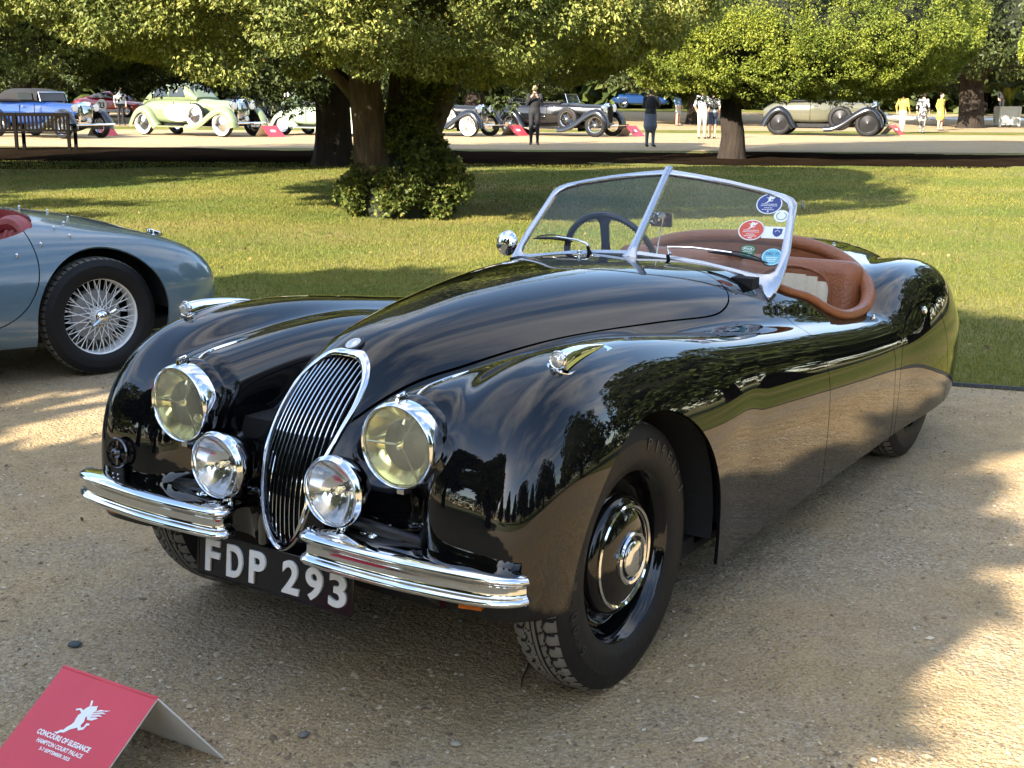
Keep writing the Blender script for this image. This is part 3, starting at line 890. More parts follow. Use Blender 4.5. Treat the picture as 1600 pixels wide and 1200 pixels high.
# trees on the photographer's side of the drive: they shade the cars and show in the paintwork
BEHIND = [  # s, lat, rad, zb, zt, leaf, cone
    (-1.40, -5.00, 1.74, 1.9, 6.2, 'leaf_olive', False), (1.20, -8.28, 1.80, 1.9, 6.0, 'leaf_dark', False), (-8.5, -13.5, 3.6, 1.9, 8.0, 'leaf_dark', False),
    (4.5, -17.0, 4.2, 1.8, 8.0, 'leaf_olive', False), (16.0, -15.5, 3.8, 1.8, 7.5, 'leaf_dark', False),
    (3.0, 15.5, 4.6, 1.7, 9.5, 'leaf_dark', False), (13.5, 14.5, 4.4, 1.7, 9.0, 'leaf_dark', False), (-9.0, 14.0, 4.2, 1.7, 9.0, 'leaf_dark', False), (25.0, 18.0, 4.4, 1.7, 9.5, 'leaf_dark', False), (-17.0, 4.0, 4.0, 1.8, 9.0, 'leaf_dark', False)]
for i, (s, lat, rad, zb, zt, leaf, cone) in enumerate(BEHIND):
    tree('yew_tree', s, lat, rad, zb, zt, leaf, 4500, .30, 50 + i, 'spreading yew out of the picture on the near side of the drive', .38, group='yews out of the picture', clumps=240, clump_r=.35 if rad < 2 else .6, skirt_noise=.08 if rad < 2 else .25)
for i, (s, lat) in enumerate([(-24, -16), (-26, -9), (-27, -2), (-24, 9), (-23, 15), (-20, 21), (-12, 26), (-4, 28), (9, 29), (-18, -26)]):
    tree('yew_tree', s, lat, 3.0 + .4 * math.sin(i * 2.1), .9, 9.0 + 1.2 * math.sin(i * 1.7), 'leaf_dark', 3500, .34, 70 + i, 'cone shaped yew out of the picture on the near side of the drive', .3, group='yews out of the picture', clumps=200, clump_r=.4, cone=True)

# ================================================================== the black roadster: body surface
# car frame = world frame: x forward from the front axle, y to the car's left, z up
def _se(u, v, w, a, b, l, n, m):
    au, av = np.abs(u) / a, np.abs(v) / b
    aw = np.maximum(w, 0) / l
    F = au**n + av**n + aw**m
    g = np.sqrt((n * au**(n-1) / a)**2 + (n * av**(n-1) / b)**2 + (m * aw**(m-1) / l)**2)
    return (F - 1) / np.maximum(g, 1.2)

_wing_top = spline([-4, -3.0, -2.4, -1.9, -1.5, -1.1, -0.7, -0.35, -0.1, 0.1, 0.6], [.60, .64, .665, .685, .72, .765, .812, .862, .888, .893, .893])
_wing_out = spline([-4, -2.6, -1.3, -0.6, 0.0, 0.6], [.74, .762, .765, .772, .782, .79])
_wing_a = spline([-4, -2.0, -1.2, -0.6, 0.0, 0.6], [.17, .17, .17, .185, .21, .225])
def _wing(x, y, z):
    top = _wing_top(x); a = _wing_a(x); yc = _wing_out(x) - a
    zc = 0.47
    up = z > zc
    b = np.where(up, top - zc, 0.62)
    w = np.maximum(np.maximum(x - 0.02, 0) / 0.505, np.maximum(-2.75 - x, 0) / 0.46)
    # blunt in plan, rounder in side view
    q = (np.abs((y - yc) / a)**3.3 + w**3.3)**(1 / 3.3)
    v = np.abs(z - zc) / b
    F = q**2.6 + v**2.35
    gq = 2.6 * q**1.6; qq = np.maximum(q, 1e-4)
    gy = gq * (np.abs((y - yc) / a) / qq)**2.3 / a
    gx = gq * (w / qq)**2.3 / 0.5
    g = np.sqrt(gy**2 + gx**2 + (2.35 * v**1.35 / b)**2)
    return (F - 1) / np.maximum(g, 1.2)

_tub_top = spline([-4, -3.5, -3.1, -2.7, -2.3, -1.8, -1.3, -0.9, -0.5, -0.1, 0.12, 0.3, 0.6], [.45, .68, .835, .888, .903, .913, .938, .962, .962, .930, .894, .848, .78])
_tub_a = spline([-4, -3.5, -3.0, -2.5, -1.8, -1.3, -0.9, -0.5, -0.1, 0.12, 0.3, 0.6], [.30, .42, .57, .635, .655, .640, .580, .480, .360, .290, .250, .235])
_tub_n = spline([-4, -2.6, -1.9, -1.4, -1.0, -0.4, 0.1, 0.6], [2.8, 2.9, 3.2, 3.4, 3.0, 2.45, 2.4, 2.4])
def _tub(x, y, z):
    top = _tub_top(x); zc = 0.42
    b = np.where(z > zc, top - zc, 0.5)
    n = _tub_n(x)
    w = np.maximum((x - 0.10) / 0.415, np.maximum(-2.9 - x, 0) / 0.70)
    return _se(y, z - zc, w, _tub_a(x), b, 1.0, n, 2.3)

def _pod(x, y, z):
    # headlamp pod: round nose fading back into the valley
    t = np.clip((0.44 - x) / 0.95, -0.1, 1)
    w = np.maximum(np.maximum(0.12 - x, 0) / 0.72, np.maximum(x - 0.37, 0) / 0.115)
    return _se(y - 0.364 - 0.05 * t, z - 0.702 - 0.095 * t + 0.05 * t * t, w, 0.119 - 0.02 * t, 0.119 - 0.02 * t, 1.0, 2.0, 2.2)

def _rear(x, y, z):
    w = np.where(x > -2.72, (x + 2.70) / 0.70, (-2.70 - x) / 0.58)
    zc = 0.44
    b = np.where(z > zc, 0.385, 0.6)
    return _se(y - 0.545, z - zc, w, 0.228, b, 1.0, 2.4, 2.2)

def _apron(x, y, z):
    # sheet metal between the wings under the lamps
    zc = 0.45
    b = np.where(z > zc, 0.20, 0.5)
    w = np.where(x > -0.2, (x + 0.2) / 0.645, (-0.2 - x) / 0.5)
    return _se(y, z - zc, w, 0.70, b, 1.0, 3.0, 4.0)

def car_sdf(x, y, z):
    y = np.sqrt(y * y + 1e-6)
    t = np.clip((x + 2.1) / 0.9, 0, 1); t = t * t * (3 - 2 * t)
    d = smin(_wing(x, y, z), _rear(x, y, z), 0.065)
    a = smin(d, _apron(x, y, z), 0.20)
    d = smin(a, _tub(x, y, z), 0.05 + 0.045 * t)
    d = smin(d, _pod(x, y, z), 0.07)
    return d

def march(px, py, sdf=None, t0=0.8, t1=9.0):
    """first hit of the photo's sight line with the body"""
    sdf = sdf or car_sdf
    d = ray_dir(px, py); t = t0
    T = np.arange(t0, t1, 0.004); P = CAM_C + T[:, None] * d
    s = sdf(P[:, 0], P[:, 1], P[:, 2])
    k = np.nonzero(s < 0)[0]
    if len(k) == 0: return None
    k = k[0]; a, b = s[k-1], s[k]
    return CAM_C + (T[k-1] + 0.004 * a / (a - b)) * d

# ================================================================== the black roadster: panels and fittings
def poly_sdf(px, py, poly):
    """signed distance to a closed polygon, positive inside"""
    P = np.asarray(poly, float); A = P; B = np.roll(P, -1, 0)
    d = np.full(px.shape, 1e9); ins = np.zeros(px.shape, bool)
    for (ax, ay), (bx, by) in zip(A, B):
        ex, ey = bx - ax, by - ay; wx, wy = px - ax, py - ay
        t = np.clip((wx * ex + wy * ey) / (ex * ex + ey * ey + 1e-12), 0, 1)
        d = np.minimum(d, (wx - ex * t)**2 + (wy - ey * t)**2)
        c = ((ay > py) != (by > py)) & (px < ex * (py - ay) / (ey if abs(ey) > 1e-12 else 1e-12) + ax)
        ins ^= c
    return np.sqrt(d) * np.where(ins, 1, -1)

def on_body(y, z, x0=0.62, x1=-0.5, sdf=None):
    """x of the front surface at (y, z)"""
    X = np.arange(x0, x1, -0.002); s = (sdf or car_sdf)(X, np.full_like(X, y), np.full_like(X, z))
    k = int(np.argmax(s < 0))
    return X[k-1] - 0.002 * s[k-1] / (s[k-1] - s[k])

def top_z(x, y, z0=1.1, sdf=None):
    Z = np.arange(z0, 0.1, -0.002); s = (sdf or car_sdf)(np.full_like(Z, x), np.full_like(Z, y), Z)
    k = int(np.argmax(s < 0))
    return Z[k-1] - 0.002 * s[k-1] / (s[k-1] - s[k])

def side_y(x, z, sdf=None):
    Y = np.arange(0.95, 0.1, -0.002); s = (sdf or car_sdf)(np.full_like(Y, x), Y, np.full_like(Y, z))
    k = int(np.argmax(s < 0))
    return Y[k-1] - 0.002 * s[k-1] / (s[k-1] - s[k])

car = empty('roadster', (0, 0, 0), label='glossy black open roadster with yellow headlamps and plate FDP 293', cat='car')

def both(poly):   # mirror a half outline (y>0) into a closed one
    return poly + [(x, -y) for x, y in poly[::-1] if abs(y) > 1e-6]

BONNET = both([tuple(p) for p in catmull([(.40, .112), (.378, .121), (.345, .136), (.254, .168), (.10, .213), (-.128, .269), (-.31, .315), (-.493, .366), (-.70, .425), (-.92, .487), (-1.03, .497), (-1.11, .475), (-1.16, .42), (-1.185, .33), (-1.205, .18), (-1.21, 0.0)], 5)])
COCKPIT = both([tuple(p) for p in catmull([(-1.36, 0.0), (-1.37, .25), (-1.40, .44), (-1.47, .525), (-1.60, .565), (-1.70, .603), (-1.84, .625), (-2.04, .620), (-2.19, .60), (-2.28, .545), (-2.345, .45), (-2.39, .30), (-2.42, .12), (-2.425, 0.0)], 5)])
SPAT = [tuple(p) for p in catmull([(-2.14, .10), (-2.14, .35), (-2.145, .50), (-2.20, .58), (-2.30, .64), (-2.43, .678), (-2.55, .682), (-2.645, .645), (-2.71, .56), (-2.78, .41), (-2.81, .28), (-2.82, .10)], 5)]
_gw = [(0.0, .848), (.030, .8465), (.06, .838), (.085, .822), (.103, .800), (.116, .772), (.122, .735), (.121, .70), (.116, .66), (.108, .62), (.094, .55), (.082, .50), (.066, .45), (.045, .41), (.02, .386), (0.0, .379)]
GRILLE = [(p[0] * .955, p[1]) for p in catmull(_gw, 4)]
GRILLE = GRILLE + [(-y, z) for y, z in GRILLE[::-1] if abs(y) > 1e-6]

def build_body():
    V, Nn, Q = surface_net(car_sdf, (-3.75, -0.011, 0.12), (0.60, 0.84, 1.02), 0.0105)
    T = tris(Q)
    V, Nn, T = clip(V, Nn, T, V[:, 1] - 0.0)
    edge = np.abs(V[:, 1]) < 1e-4
    V[edge, 1] = 0; Nn[edge, 1] = 0; Nn /= np.linalg.norm(Nn, axis=1, keepdims=True)
    n = len(V)
    V2 = np.concatenate([V, V * [1, -1, 1]]); N2 = np.concatenate([Nn, Nn * [1, -1, 1]])
    mir = np.arange(n) + n; mir[edge] = np.nonzero(edge)[0]
    T2 = np.concatenate([T, mir[T][:, ::-1]])
    V, Nn, T = V2, N2, T2
    # sill and valance line
    zb = np.where(V[:, 0] > 0.25, 0.345 + 0.02 * np.clip((0.5 - np.abs(V[:, 1])) / 0.3, 0, 1), np.where(V[:, 0] < -2.85, 0.205 + 0.10 * np.clip((-2.85 - V[:, 0]) / 0.5, 0, 1), 0.205))
    V, Nn, T = clip(V, Nn, T, V[:, 2] - zb)
    # front wheel arches
    ax, az = V[:, 0] + 0.02, V[:, 2] - 0.34
    g = np.where(az > 0, np.hypot(ax, az) - 0.393, np.abs(ax) - 0.393 + 0.12 * az)
    V, Nn, T = clip(V, Nn, T, np.maximum(g, 0.46 - np.abs(V[:, 1])))
    # grille mouth
    g = -poly_sdf(V[:, 1], V[:, 2], GRILLE) + 0.0
    V, Nn, T = clip(V, Nn, T, np.maximum(g - 0.0 + 0.010, 0.22 - V[:, 0]))
    # cockpit
    V, Nn, T = clip(V, Nn, T, np.maximum(-poly_sdf(V[:, 0], V[:, 1], COCKPIT), 0.55 - V[:, 2]))
    # bonnet lid
    GAP = 0.0023
    gb = np.minimum(poly_sdf(V[:, 0], V[:, 1], BONNET), V[:, 2] - 0.66)
    bon = clip(V, Nn, T, gb - GAP)
    V, Nn, T = clip(V, Nn, T, -gb - GAP)
    panels = [('bonnet', bon)]
    def split(fn, name):
        nonlocal V, Nn, T
        for s in (1, -1):
            g = fn(V, s)
            panels.append((name, clip(V, Nn, T, g - GAP)))
            V, Nn, T = clip(V, Nn, T, -g - GAP)
    split(lambda V, s: np.minimum(np.minimum(np.minimum(-1.335 - 0.03 * (V[:, 2] - .7) - V[:, 0], V[:, 0] + 2.055 + 0.10 * np.clip(.62 - V[:, 2], 0, 1)), s * V[:, 1] - 0.50), 0.88 - V[:, 2]), 'door')
    split(lambda V, s: np.minimum(poly_sdf(V[:, 0], V[:, 2], SPAT), s * V[:, 1] - 0.5), 'wheel_spat')
    panels.append(('body', (V, Nn, T)))
    out = {}
    for name, p in panels:
        o = panel(name, p, M['paint'], car, 0.010)
        out.setdefault(name, []).append(o)
    return out
body_parts = build_body()

# ---- dark inner shell: floor, wheel houses, bulkhead
mb = MB()
mb.box((-1.6, 0, 0.24), (3.2, 1.36, 0.05))
mb.box((-0.62, 0, 0.50), (0.30, 1.36, 0.52))
mb.box((-1.30, 0, 0.60), (0.06, 0.98, 0.60))
mb.box((-2.56, 0, 0.52), (0.20, 1.06, 0.56))
mb.box((0.05, 0, 0.46), (0.64, 0.76, 0.40))
mb.obj('chassis', M['dark'], car)
for s in (1, -1):   # inner wheel arch liners
    mb = MB()
    for k in range(33):
        a0, a1 = math.radians(2 + 17 * k / 3), math.radians(2 + 17 * (k + 1) / 3)
        P = [(-.02 + .425 * math.cos(a), y, .34 + .425 * math.sin(a)) for a in (a0, a1) for y in (s * .36, s * .745)]
        mb.add(P, [(0, 1, 3, 2)])
    mb.add([(-.44, s*.36, .22), (.36, s*.36, .36), (.36, s*.36, .74), (-.44, s*.36, .74)], [(0, 1, 2, 3)])
    mb.obj('wheel_arch_liner', M['dark'], car)

# ---- grille
def grille():
    e = tag(empty('grille'), 'tall oval chrome grille of upright bars'); e.parent = car
    pts = []
    for (y, z) in GRILLE: pts.append((on_body(max(-.125, min(.125, y)), min(z, .84)) if z < .84 else on_body(y, .838) - .006, y, z))
    pts = np.array(pts)
    # smooth x along the outline
    for _ in range(6): pts[:, 0] = (np.roll(pts[:, 0], 1) + 2 * pts[:, 0] + np.roll(pts[:, 0], -1)) / 4
    cen = np.array([0, .62])
    # flat polished band: inner edge, crest, outer edge
    m = MB(); n = len(pts); V = []
    t = np.roll(pts, -1, 0) - np.roll(pts, 1, 0); t /= np.linalg.norm(t, axis=1, keepdims=True)
    for i in range(n):
        y, z = pts[i, 1], pts[i, 2]
        nrm = np.array([t[i, 2], -t[i, 1]]); 
        if nrm @ (np.array([y, z]) - cen) < 0: nrm = -nrm
        wid = 0.008 + 0.006 * max(0, min(1, (z - .45) / .35))
        for (off, dx) in ((0.006, -.016), (0.004, .002), (-0.002, .011), (-wid * .7, .012), (-wid, .006), (-wid - .001, -.02)):
            V.append((pts[i, 0] + dx, y + nrm[0] * off, z + nrm[1] * off))
    F = []
    for i in range(n):
        j = (i + 1) % n
        for k in range(5): F.append((i*6+k, i*6+k+1, j*6+k+1, j*6+k))
    m.add(V, F); m.obj('grille_surround', M['chrome'], e, angle=60)
    # bars
    gp = np.array(GRILLE)
    for i in range(-6, 7):
        y = i * 0.0150
        h = gp[:len(gp)//2 + 1]
        zs = [z for (a, z), (b, w) in zip(h[:-1], h[1:]) for z in ([z + (w - z) * (abs(y) - a) / (b - a)] if (a - abs(y)) * (b - abs(y)) <= 0 and a != b else [])]
        if abs(y) < 1e-6: zs = [.379, .847]
        z0, z1 = min(zs) + .004, max(zs) - .006
        Z = np.linspace(z0, z1, 26)
        X = []
        for z in Z:
            X.append((on_body(0, z) if z < .845 else on_body(0, .843)) - .012 - .25 * y * y / .12)
        m = MB(); V = []; F = []
        for q, (x, z) in enumerate(zip(X, Z)):
            for (dx, dy) in ((-.022, -.0012), (-.003, -.0020), (0.0, -.0012), (0.0, .0012), (-.003, .0020), (-.022, .0012)): V.append((x + dx, y + dy, z))
            if q:
                b = (q - 1) * 6
                for k in range(5): F.append((b+k, b+k+1, b+k+7, b+k+6))
        m.add(V, F); m.obj('grille_bar', M['chrome'], e, angle=50)
    m = MB()
    m.prism([(y * .97, z) for y, z in GRILLE], 0.004, Matrix(((0, 0, 1, 0), (1, 0, 0, 0), (0, 1, 0, 0), (0, 0, 0, 1))))
    V = []
    for (x, y, z) in m.v:
        V.append((on_body(0, min(max(z, .385), .84)) - .075 + (x - 0.0), y, z))
    m.v = V
    m.obj('radiator_core', M['dark'], e)
grille()

# ---- lamps
def lamp_parts(e, R, glassmat, mirrormat, bowl, tripod, M4, dep=1.0):
    def lathe(name, prof, mat, n=48, parent=e, angle=40):
        m = MB(); m.lathe(prof, n, M4); return m.obj(name, mat, parent, angle=angle)
    lathe('lamp_rim', [(R*.985, -.055*dep), (R*1.0, -.040*dep), (R*1.005, -.025*dep), (R*.985, -.010), (R*.955, .000), (R*.925, .003), (R*.90, .000), (R*.885, -.004), (R*.875, -.008)], M['chrome'])
    if bowl: lathe('lamp_shell', [(R*.98, -.018), (R*.95, -.035), (R*.84, -.062), (R*.62, -.082), (R*.32, -.092), (0.001, -.095)], M['black_chrome'])
    lathe('reflector', [(R*.885*t, -.010 - .042 * (1 - t*t)) for t in (1, .93, .86, .78, .70, .6, .5, .4, .3, .2, .1, .01)], mirrormat, angle=80)
    lathe('lens', [(R*.88, -.003), (R*.70, .004), (R*.45, .010), (R*.2, .0125), (.001, .013)], glassmat)
    m = MB(); m.lathe([(.010, -.045), (.0125, -.028), (.0125, -.018), (.009, -.009), (.001, -.005)], 20, M4); m.obj('bulb_shield', M['chrome'], e)
    if tripod:
        m = MB()
        for a in (90, 215, 325):
            c, s_ = math.cos(math.radians(a)), math.sin(math.radians(a))
            p = [M4 @ Vector((r * s_, r * c, -.022 + .012 * (r / R))) for r in (.012, R*.5, R*.88)]
            m.tube([tuple(v) for v in p], .0035, 6)
        m.obj('tripod', M['chrome_dull'], e)
        m = MB(); P = M4 @ Vector((-.018, .016, 0))
        m.lathe([(.022, -.042), (.020, -.032), (.011, -.028), (.001, -.026)], 20, M4 @ Matrix.Translation((-.03, .035, 0))); m.obj('bulb', M['chrome_dull'], e)

for s in (1, -1):
    c = (0.506, s * 0.363, 0.704)
    e = tag(empty('headlamp'), 'yellow tinted round headlamp'); e.parent = car
    M4 = frame(c, (1, s * 0.02, -0.02), (0, -1, 0))
    lamp_parts(e, 0.107, M['lens_y'], M['mirror_y'], False, True, M4)
    m = MB(); m.lathe([(.112, -.075), (.113, -.055), (.106, -.04)], 48, M4); m.obj('lamp_seat', M['paint'], e)
    # clip and the bright strip running back along the pod
    m = MB(); z = c[2] + .107
    m.box((c[0] - .020, c[1], z + .006), (.024, .014, .014)); m.tube([(c[0]-.008, c[1], z-.004), (c[0]-.014, c[1], z+.012), (c[0]-.034, c[1], z+.015), (c[0]-.045, c[1], z+.004)], .0055, 8)
    m.obj('lamp_clip', M['chrome'], e)
    pts = [(x, s * (0.364 + .05 * (0.44 - x) / .95), 0) for x in np.linspace(.475, .23, 12)]
    pts = [(x, y, top_z(x, abs(y), .95) + .001) for x, y, _ in pts]
    m = MB(); m.tube(pts, [.005] * 8 + [.0045, .0035, .002, .0008], 8); m.obj('lamp_strip', M['chrome'], e)
    m = MB(); m.box((c[0] - .03, c[1], c[2] - .112), (.03, .02, .012)); m.obj('lamp_catch', M['chrome'], e)

SPOT = (0.546, 0.194, 0.573)
for s in (1, -1):
    c = (SPOT[0], s * SPOT[1], SPOT[2])
    e = tag(empty('spot_lamp'), 'chrome spot lamp with clear lens beside the grille'); e.parent = car
    lamp_parts(e, 0.0885, M['lens'], M['mirror'], True, False, frame(c, (1, 0, 0.0), (0, -1, 0)), .45)
    m = MB()
    m.tube([(c[0]-.045, c[1], c[2]-.085), (c[0]-.045, c[1], c[2]-.108)], .016, 14)
    m.box((c[0]-.045, c[1], c[2]-.114), (.055, .062, .012)); m.box((c[0]-.035, c[1]+s*.03, c[2]-.121), (.06, .05, .006))
    m.lathe([(.013, 0), (.014, .012), (.010, .018), (.001, .019)], 14, frame((c[0]-.04, c[1]+s*.075, c[2]-.108), (1, 0, 0)))
    m.tube([(c[0]-.13, c[1]+s*.075, c[2]-.11), (c[0]-.03, c[1]+s*.075, c[2]-.108)], .016, 12)
    m.obj('lamp_bracket', M['chrome'], e)

# ---- side lamps on the wing tops
for s in (1, -1):
    e = tag(empty('side_lamp'), 'small chrome torpedo side lamp on the wing top'); e.parent = car
    X = np.linspace(.222, -.03, 22); V = []; F = []; m = MB()
    for i, x in enumerate(X):
        t = i / 21; y = s * (.628 - .012 * t); zs = top_z(x, abs(y)) - .002
        w = .0235 * (1 - t)**.75 + .001; hh = .040 * (1 - t)**.8 + .001
        for k in range(11):
            a = PI * k / 10
            V.append((x, y + w * math.cos(a), zs + hh * (math.sin(a))**.8))
        if i:
            b = (i - 1) * 11
            for k in range(10): F.append((b+k, b+k+1, b+k+12, b+k+11))
    F.append(tuple(range(11)))
    m.add(V, F); m.obj('lamp_body', M['chrome'], e, angle=50)
    m = MB()
    zf = top_z(.215, .628)
    m.prism([(.215 + .022 * math.cos(a), s * .628 + .033 * math.sin(a)) for a in np.linspace(-PI/2, PI/2, 9)] + [(-.02, s * .628 + .012), (-.02, s * .628 - .012)], .006, Matrix.Translation((0, 0, zf - .004)))
    V = [(x, y, z + (top_z(max(-.05, min(.24, x)), min(.66, abs(y))) - zf)) for x, y, z in m.v]; m.v = V
    m.obj('lamp_base', M['chrome'], e)
    m = MB(); M4 = frame((.221, s * .628, zf + .019), (1, 0, .1))
    m.lathe([(.0215, -.004), (.0225, .003), (.0205, .006), (.0185, .005)], 24, M4); m.obj('lamp_rim', M['chrome'], e)
    m = MB(); m.lathe([(.0185, .004), (.016, .009), (.011, .0105), (.010, .0125), (.006, .0145), (.001, .015)], 20, M4); m.obj('lens', M['lens_frost'] if 'lens_frost' in M else M['st_white'], e)

# ---- bumper halves
PROF = [(-.105, .040), (-.070, .047), (-.030, .048), (-.012, .043), (-.002, .034), (.001, .026), (-.003, .018), (-.010, .013), (-.016, .008), (-.017, -.002), (-.016, -.012), (-.010, -.017), (-.002, -.023), (.001, -.032), (-.002, -.042), (-.012, -.050), (-.028, -.053), (-.045, -.050)]
PROF = [tuple(p) for p in catmull([(-.110, .050), (-.065, .058), (-.025, .058), (-.005, .050), (.001, .038), (-.005, .027), (-.014, .018), (-.016, .0), (-.014, -.018), (-.005, -.027), (.001, -.038), (-.005, -.050), (-.022, -.057), (-.045, -.054)], 3)]
def bumper(s):
    e = tag(empty('bumper'), 'chrome half bumper with two ribs'); e.parent = car
    path = catmull([(.545, .128), (.580, .126), (.600, .145), (.608, .185), (.613, .30), (.612, .42), (.603, .53), (.590, .63), (.574, .69), (.550, .728), (.525, .745)], 7)
    path[:, 1] *= s
    n = len(path); t = np.gradient(path, axis=0); t /= np.linalg.norm(t, axis=1, keepdims=True)
    nx = np.stack([t[:, 1], -t[:, 0]], -1) * s
    V = []; F = []; k = len(PROF)
    for i in range(n):
        u = i / (n - 1); taper = 0.80 + 0.20 * min(1, (1 - u) / .35)
        dep = min(1.0, 0.25 + 0.75 * min(1, i / 14)) * (0.55 + .45 * min(1, (n - 1 - i) / 12))
        for (o, z) in PROF:
            o2 = o * (dep if o < -.02 else 1.0) * taper
            V.append((path[i, 0] + nx[i, 0] * o2, path[i, 1] + nx[i, 1] * o2, .438 + z * .74 * taper))
    for i in range(n - 1):
        for j in range(k - 1):
            f = (i*k+j, i*k+j+1, (i+1)*k+j+1, (i+1)*k+j)
            F.append(f if s > 0 else f[::-1])
    m = MB(); m.add(V, F); m.obj('bumper_blade', M['chrome'], e, angle=70)
    m = MB()
    m.tube([(.30, s*.27, .44), (.53, s*.27, .43)], .022, 10); m.tube([(.34, s*.55, .43), (.53, s*.56, .43)], .02, 10)
    m.box((.53, s*.20, .435), (.05, .04, .05)); 
    m.tube(catmull([(.50, s*.16, .50), (.50, s*.30, .49), (.47, s*.45, .465), (.46, s*.60, .445), (.46, s*.70, .445)], 5), .016, 10)
    m.obj('bumper_iron', M['black_trim'], e)
    for yy in (.29, .57):
        m = MB(); m.lathe([(.001, .016), (.010, .014), (.016, .006), (.018, 0), (.018, -.01)], 18, frame((.50, s * yy, .478), (.85, 0, .5))); m.obj('bumper_bolt', M['chrome'], e)
    m = MB(); m.prism([(-.028, -.008), (.028, -.008), (.025, .010), (-.025, .010)], .024, frame((.53, s * .60, .384), (1, s*.25, 0), (0, 1, 0))); m.obj('indicator', M['amber'], car, label='small amber indicator under the bumper')
for s in (1, -1): bumper(s)

# ---- lettering helpers
def text_mesh(txt, size, extrude=0.0, bevel=0.0, offset=0.0, mat=None, align='CENTER', bold=True):
    cu = bpy.data.curves.new('lettering', 'FONT'); cu.body = txt; cu.size = size; cu.extrude = extrude
    cu.bevel_depth = bevel; cu.bevel_resolution = 1; cu.offset = offset; cu.align_x = align; cu.align_y = 'CENTER'; cu.resolution_u = 5
    o = bpy.data.objects.new('lettering', cu); COL.objects.link(o)
    me = bpy.data.meshes.new_from_object(o.evaluated_get(bpy.context.evaluated_depsgraph_get()))
    bpy.data.objects.remove(o); bpy.data.curves.remove(cu)
    me.materials.clear()
    if mat: me.materials.append(mat)
    me.name = 'lettering'
    return me

def mesh_bounds(me):
    a = np.empty(len(me.vertices) * 3); me.vertices.foreach_get('co', a); a = a.reshape(-1, 3)
    return a.min(0), a.max(0)

def fit_text(me, w, h, depth=None):
    """scale lettering to a box of w x h centred on the origin"""
    a = np.empty(len(me.vertices) * 3); me.vertices.foreach_get('co', a); a = a.reshape(-1, 3)
    lo, hi = a.min(0), a.max(0)
    a[:, 0] = (a[:, 0] - (lo[0] + hi[0]) / 2) * w / max(hi[0] - lo[0], 1e-6)
    a[:, 1] = (a[:, 1] - (lo[1] + hi[1]) / 2) * h / max(hi[1] - lo[1], 1e-6)
    me.vertices.foreach_set('co', a.ravel()); me.update()
    return me

def letter(e, ch, M4, w, h, mat, ext=0.003, bev=0.0, name='letter', off=0.0):
    me = text_mesh(ch, 1.0, offset=off)
    a = np.empty(len(me.vertices) * 3); me.vertices.foreach_get('co', a)
    bpy.data.meshes.remove(me)
    me = text_mesh(ch, 0.1, extrude=ext, bevel=bev, offset=off * .1, mat=mat)
    fit_text(me, w, h)
    o = obj(name, me, e); o.matrix_local = M4
    return o

# ---- number plate
def plate():
    e = tag(empty('number_plate'), 'black number plate reading FDP 293 in white'); e.parent = car
    c = Vector((0.556, 0.004, 0.335)); M4 = frame(c, (1, 0, .10), (0, 1, 0))
    # local x -> car +y (image right), local y -> up
    R = Matrix(((0, 0, 1, c.x), (1, 0, 0, c.y), (0, 1, 0, c.z), (0, 0, 0, 1))) @ Matrix.Rotation(-0.10, 4, 'X')
    m = MB(); w, h, r = .262, .056, .006
    poly = []
    for cx, cy, a0 in ((w-r, h-r, 0), (-w+r, h-r, 90), (-w+r, -h+r, 180), (w-r, -h+r, 270)):
        for k in range(4): a = math.radians(a0 + 30 * k); poly.append((cx + r * math.cos(a), cy + r * math.sin(a)))
    m.prism(poly, .004, R @ Matrix.Translation((0, 0, -.004))); m.obj('plate_panel', M['plate_black'], e)
    m = MB()
    P = [tuple(R @ Vector((x, y, .001))) for x, y in poly]; m.tube(P, .0025, 6, closed=True); m.obj('plate_edge', M['plate_black'], e)
    X = [-.205, -.126, -.047, .066, .143, .218]
    for ch, x in zip('FDP293', X):
        letter(e, ch, R @ Matrix.Translation((x, 0, .003)), .055 if ch != 'F' else .050, .085, M['plate_white'], ext=.003, bev=.0006, off=.022, name='character')
    m = MB(); m.box((.50, .12, .34), (.10, .03, .02)); m.box((.50, -.12, .34), (.10, .03, .02)); m.obj('plate_bracket', M['black_trim'], e)
plate()

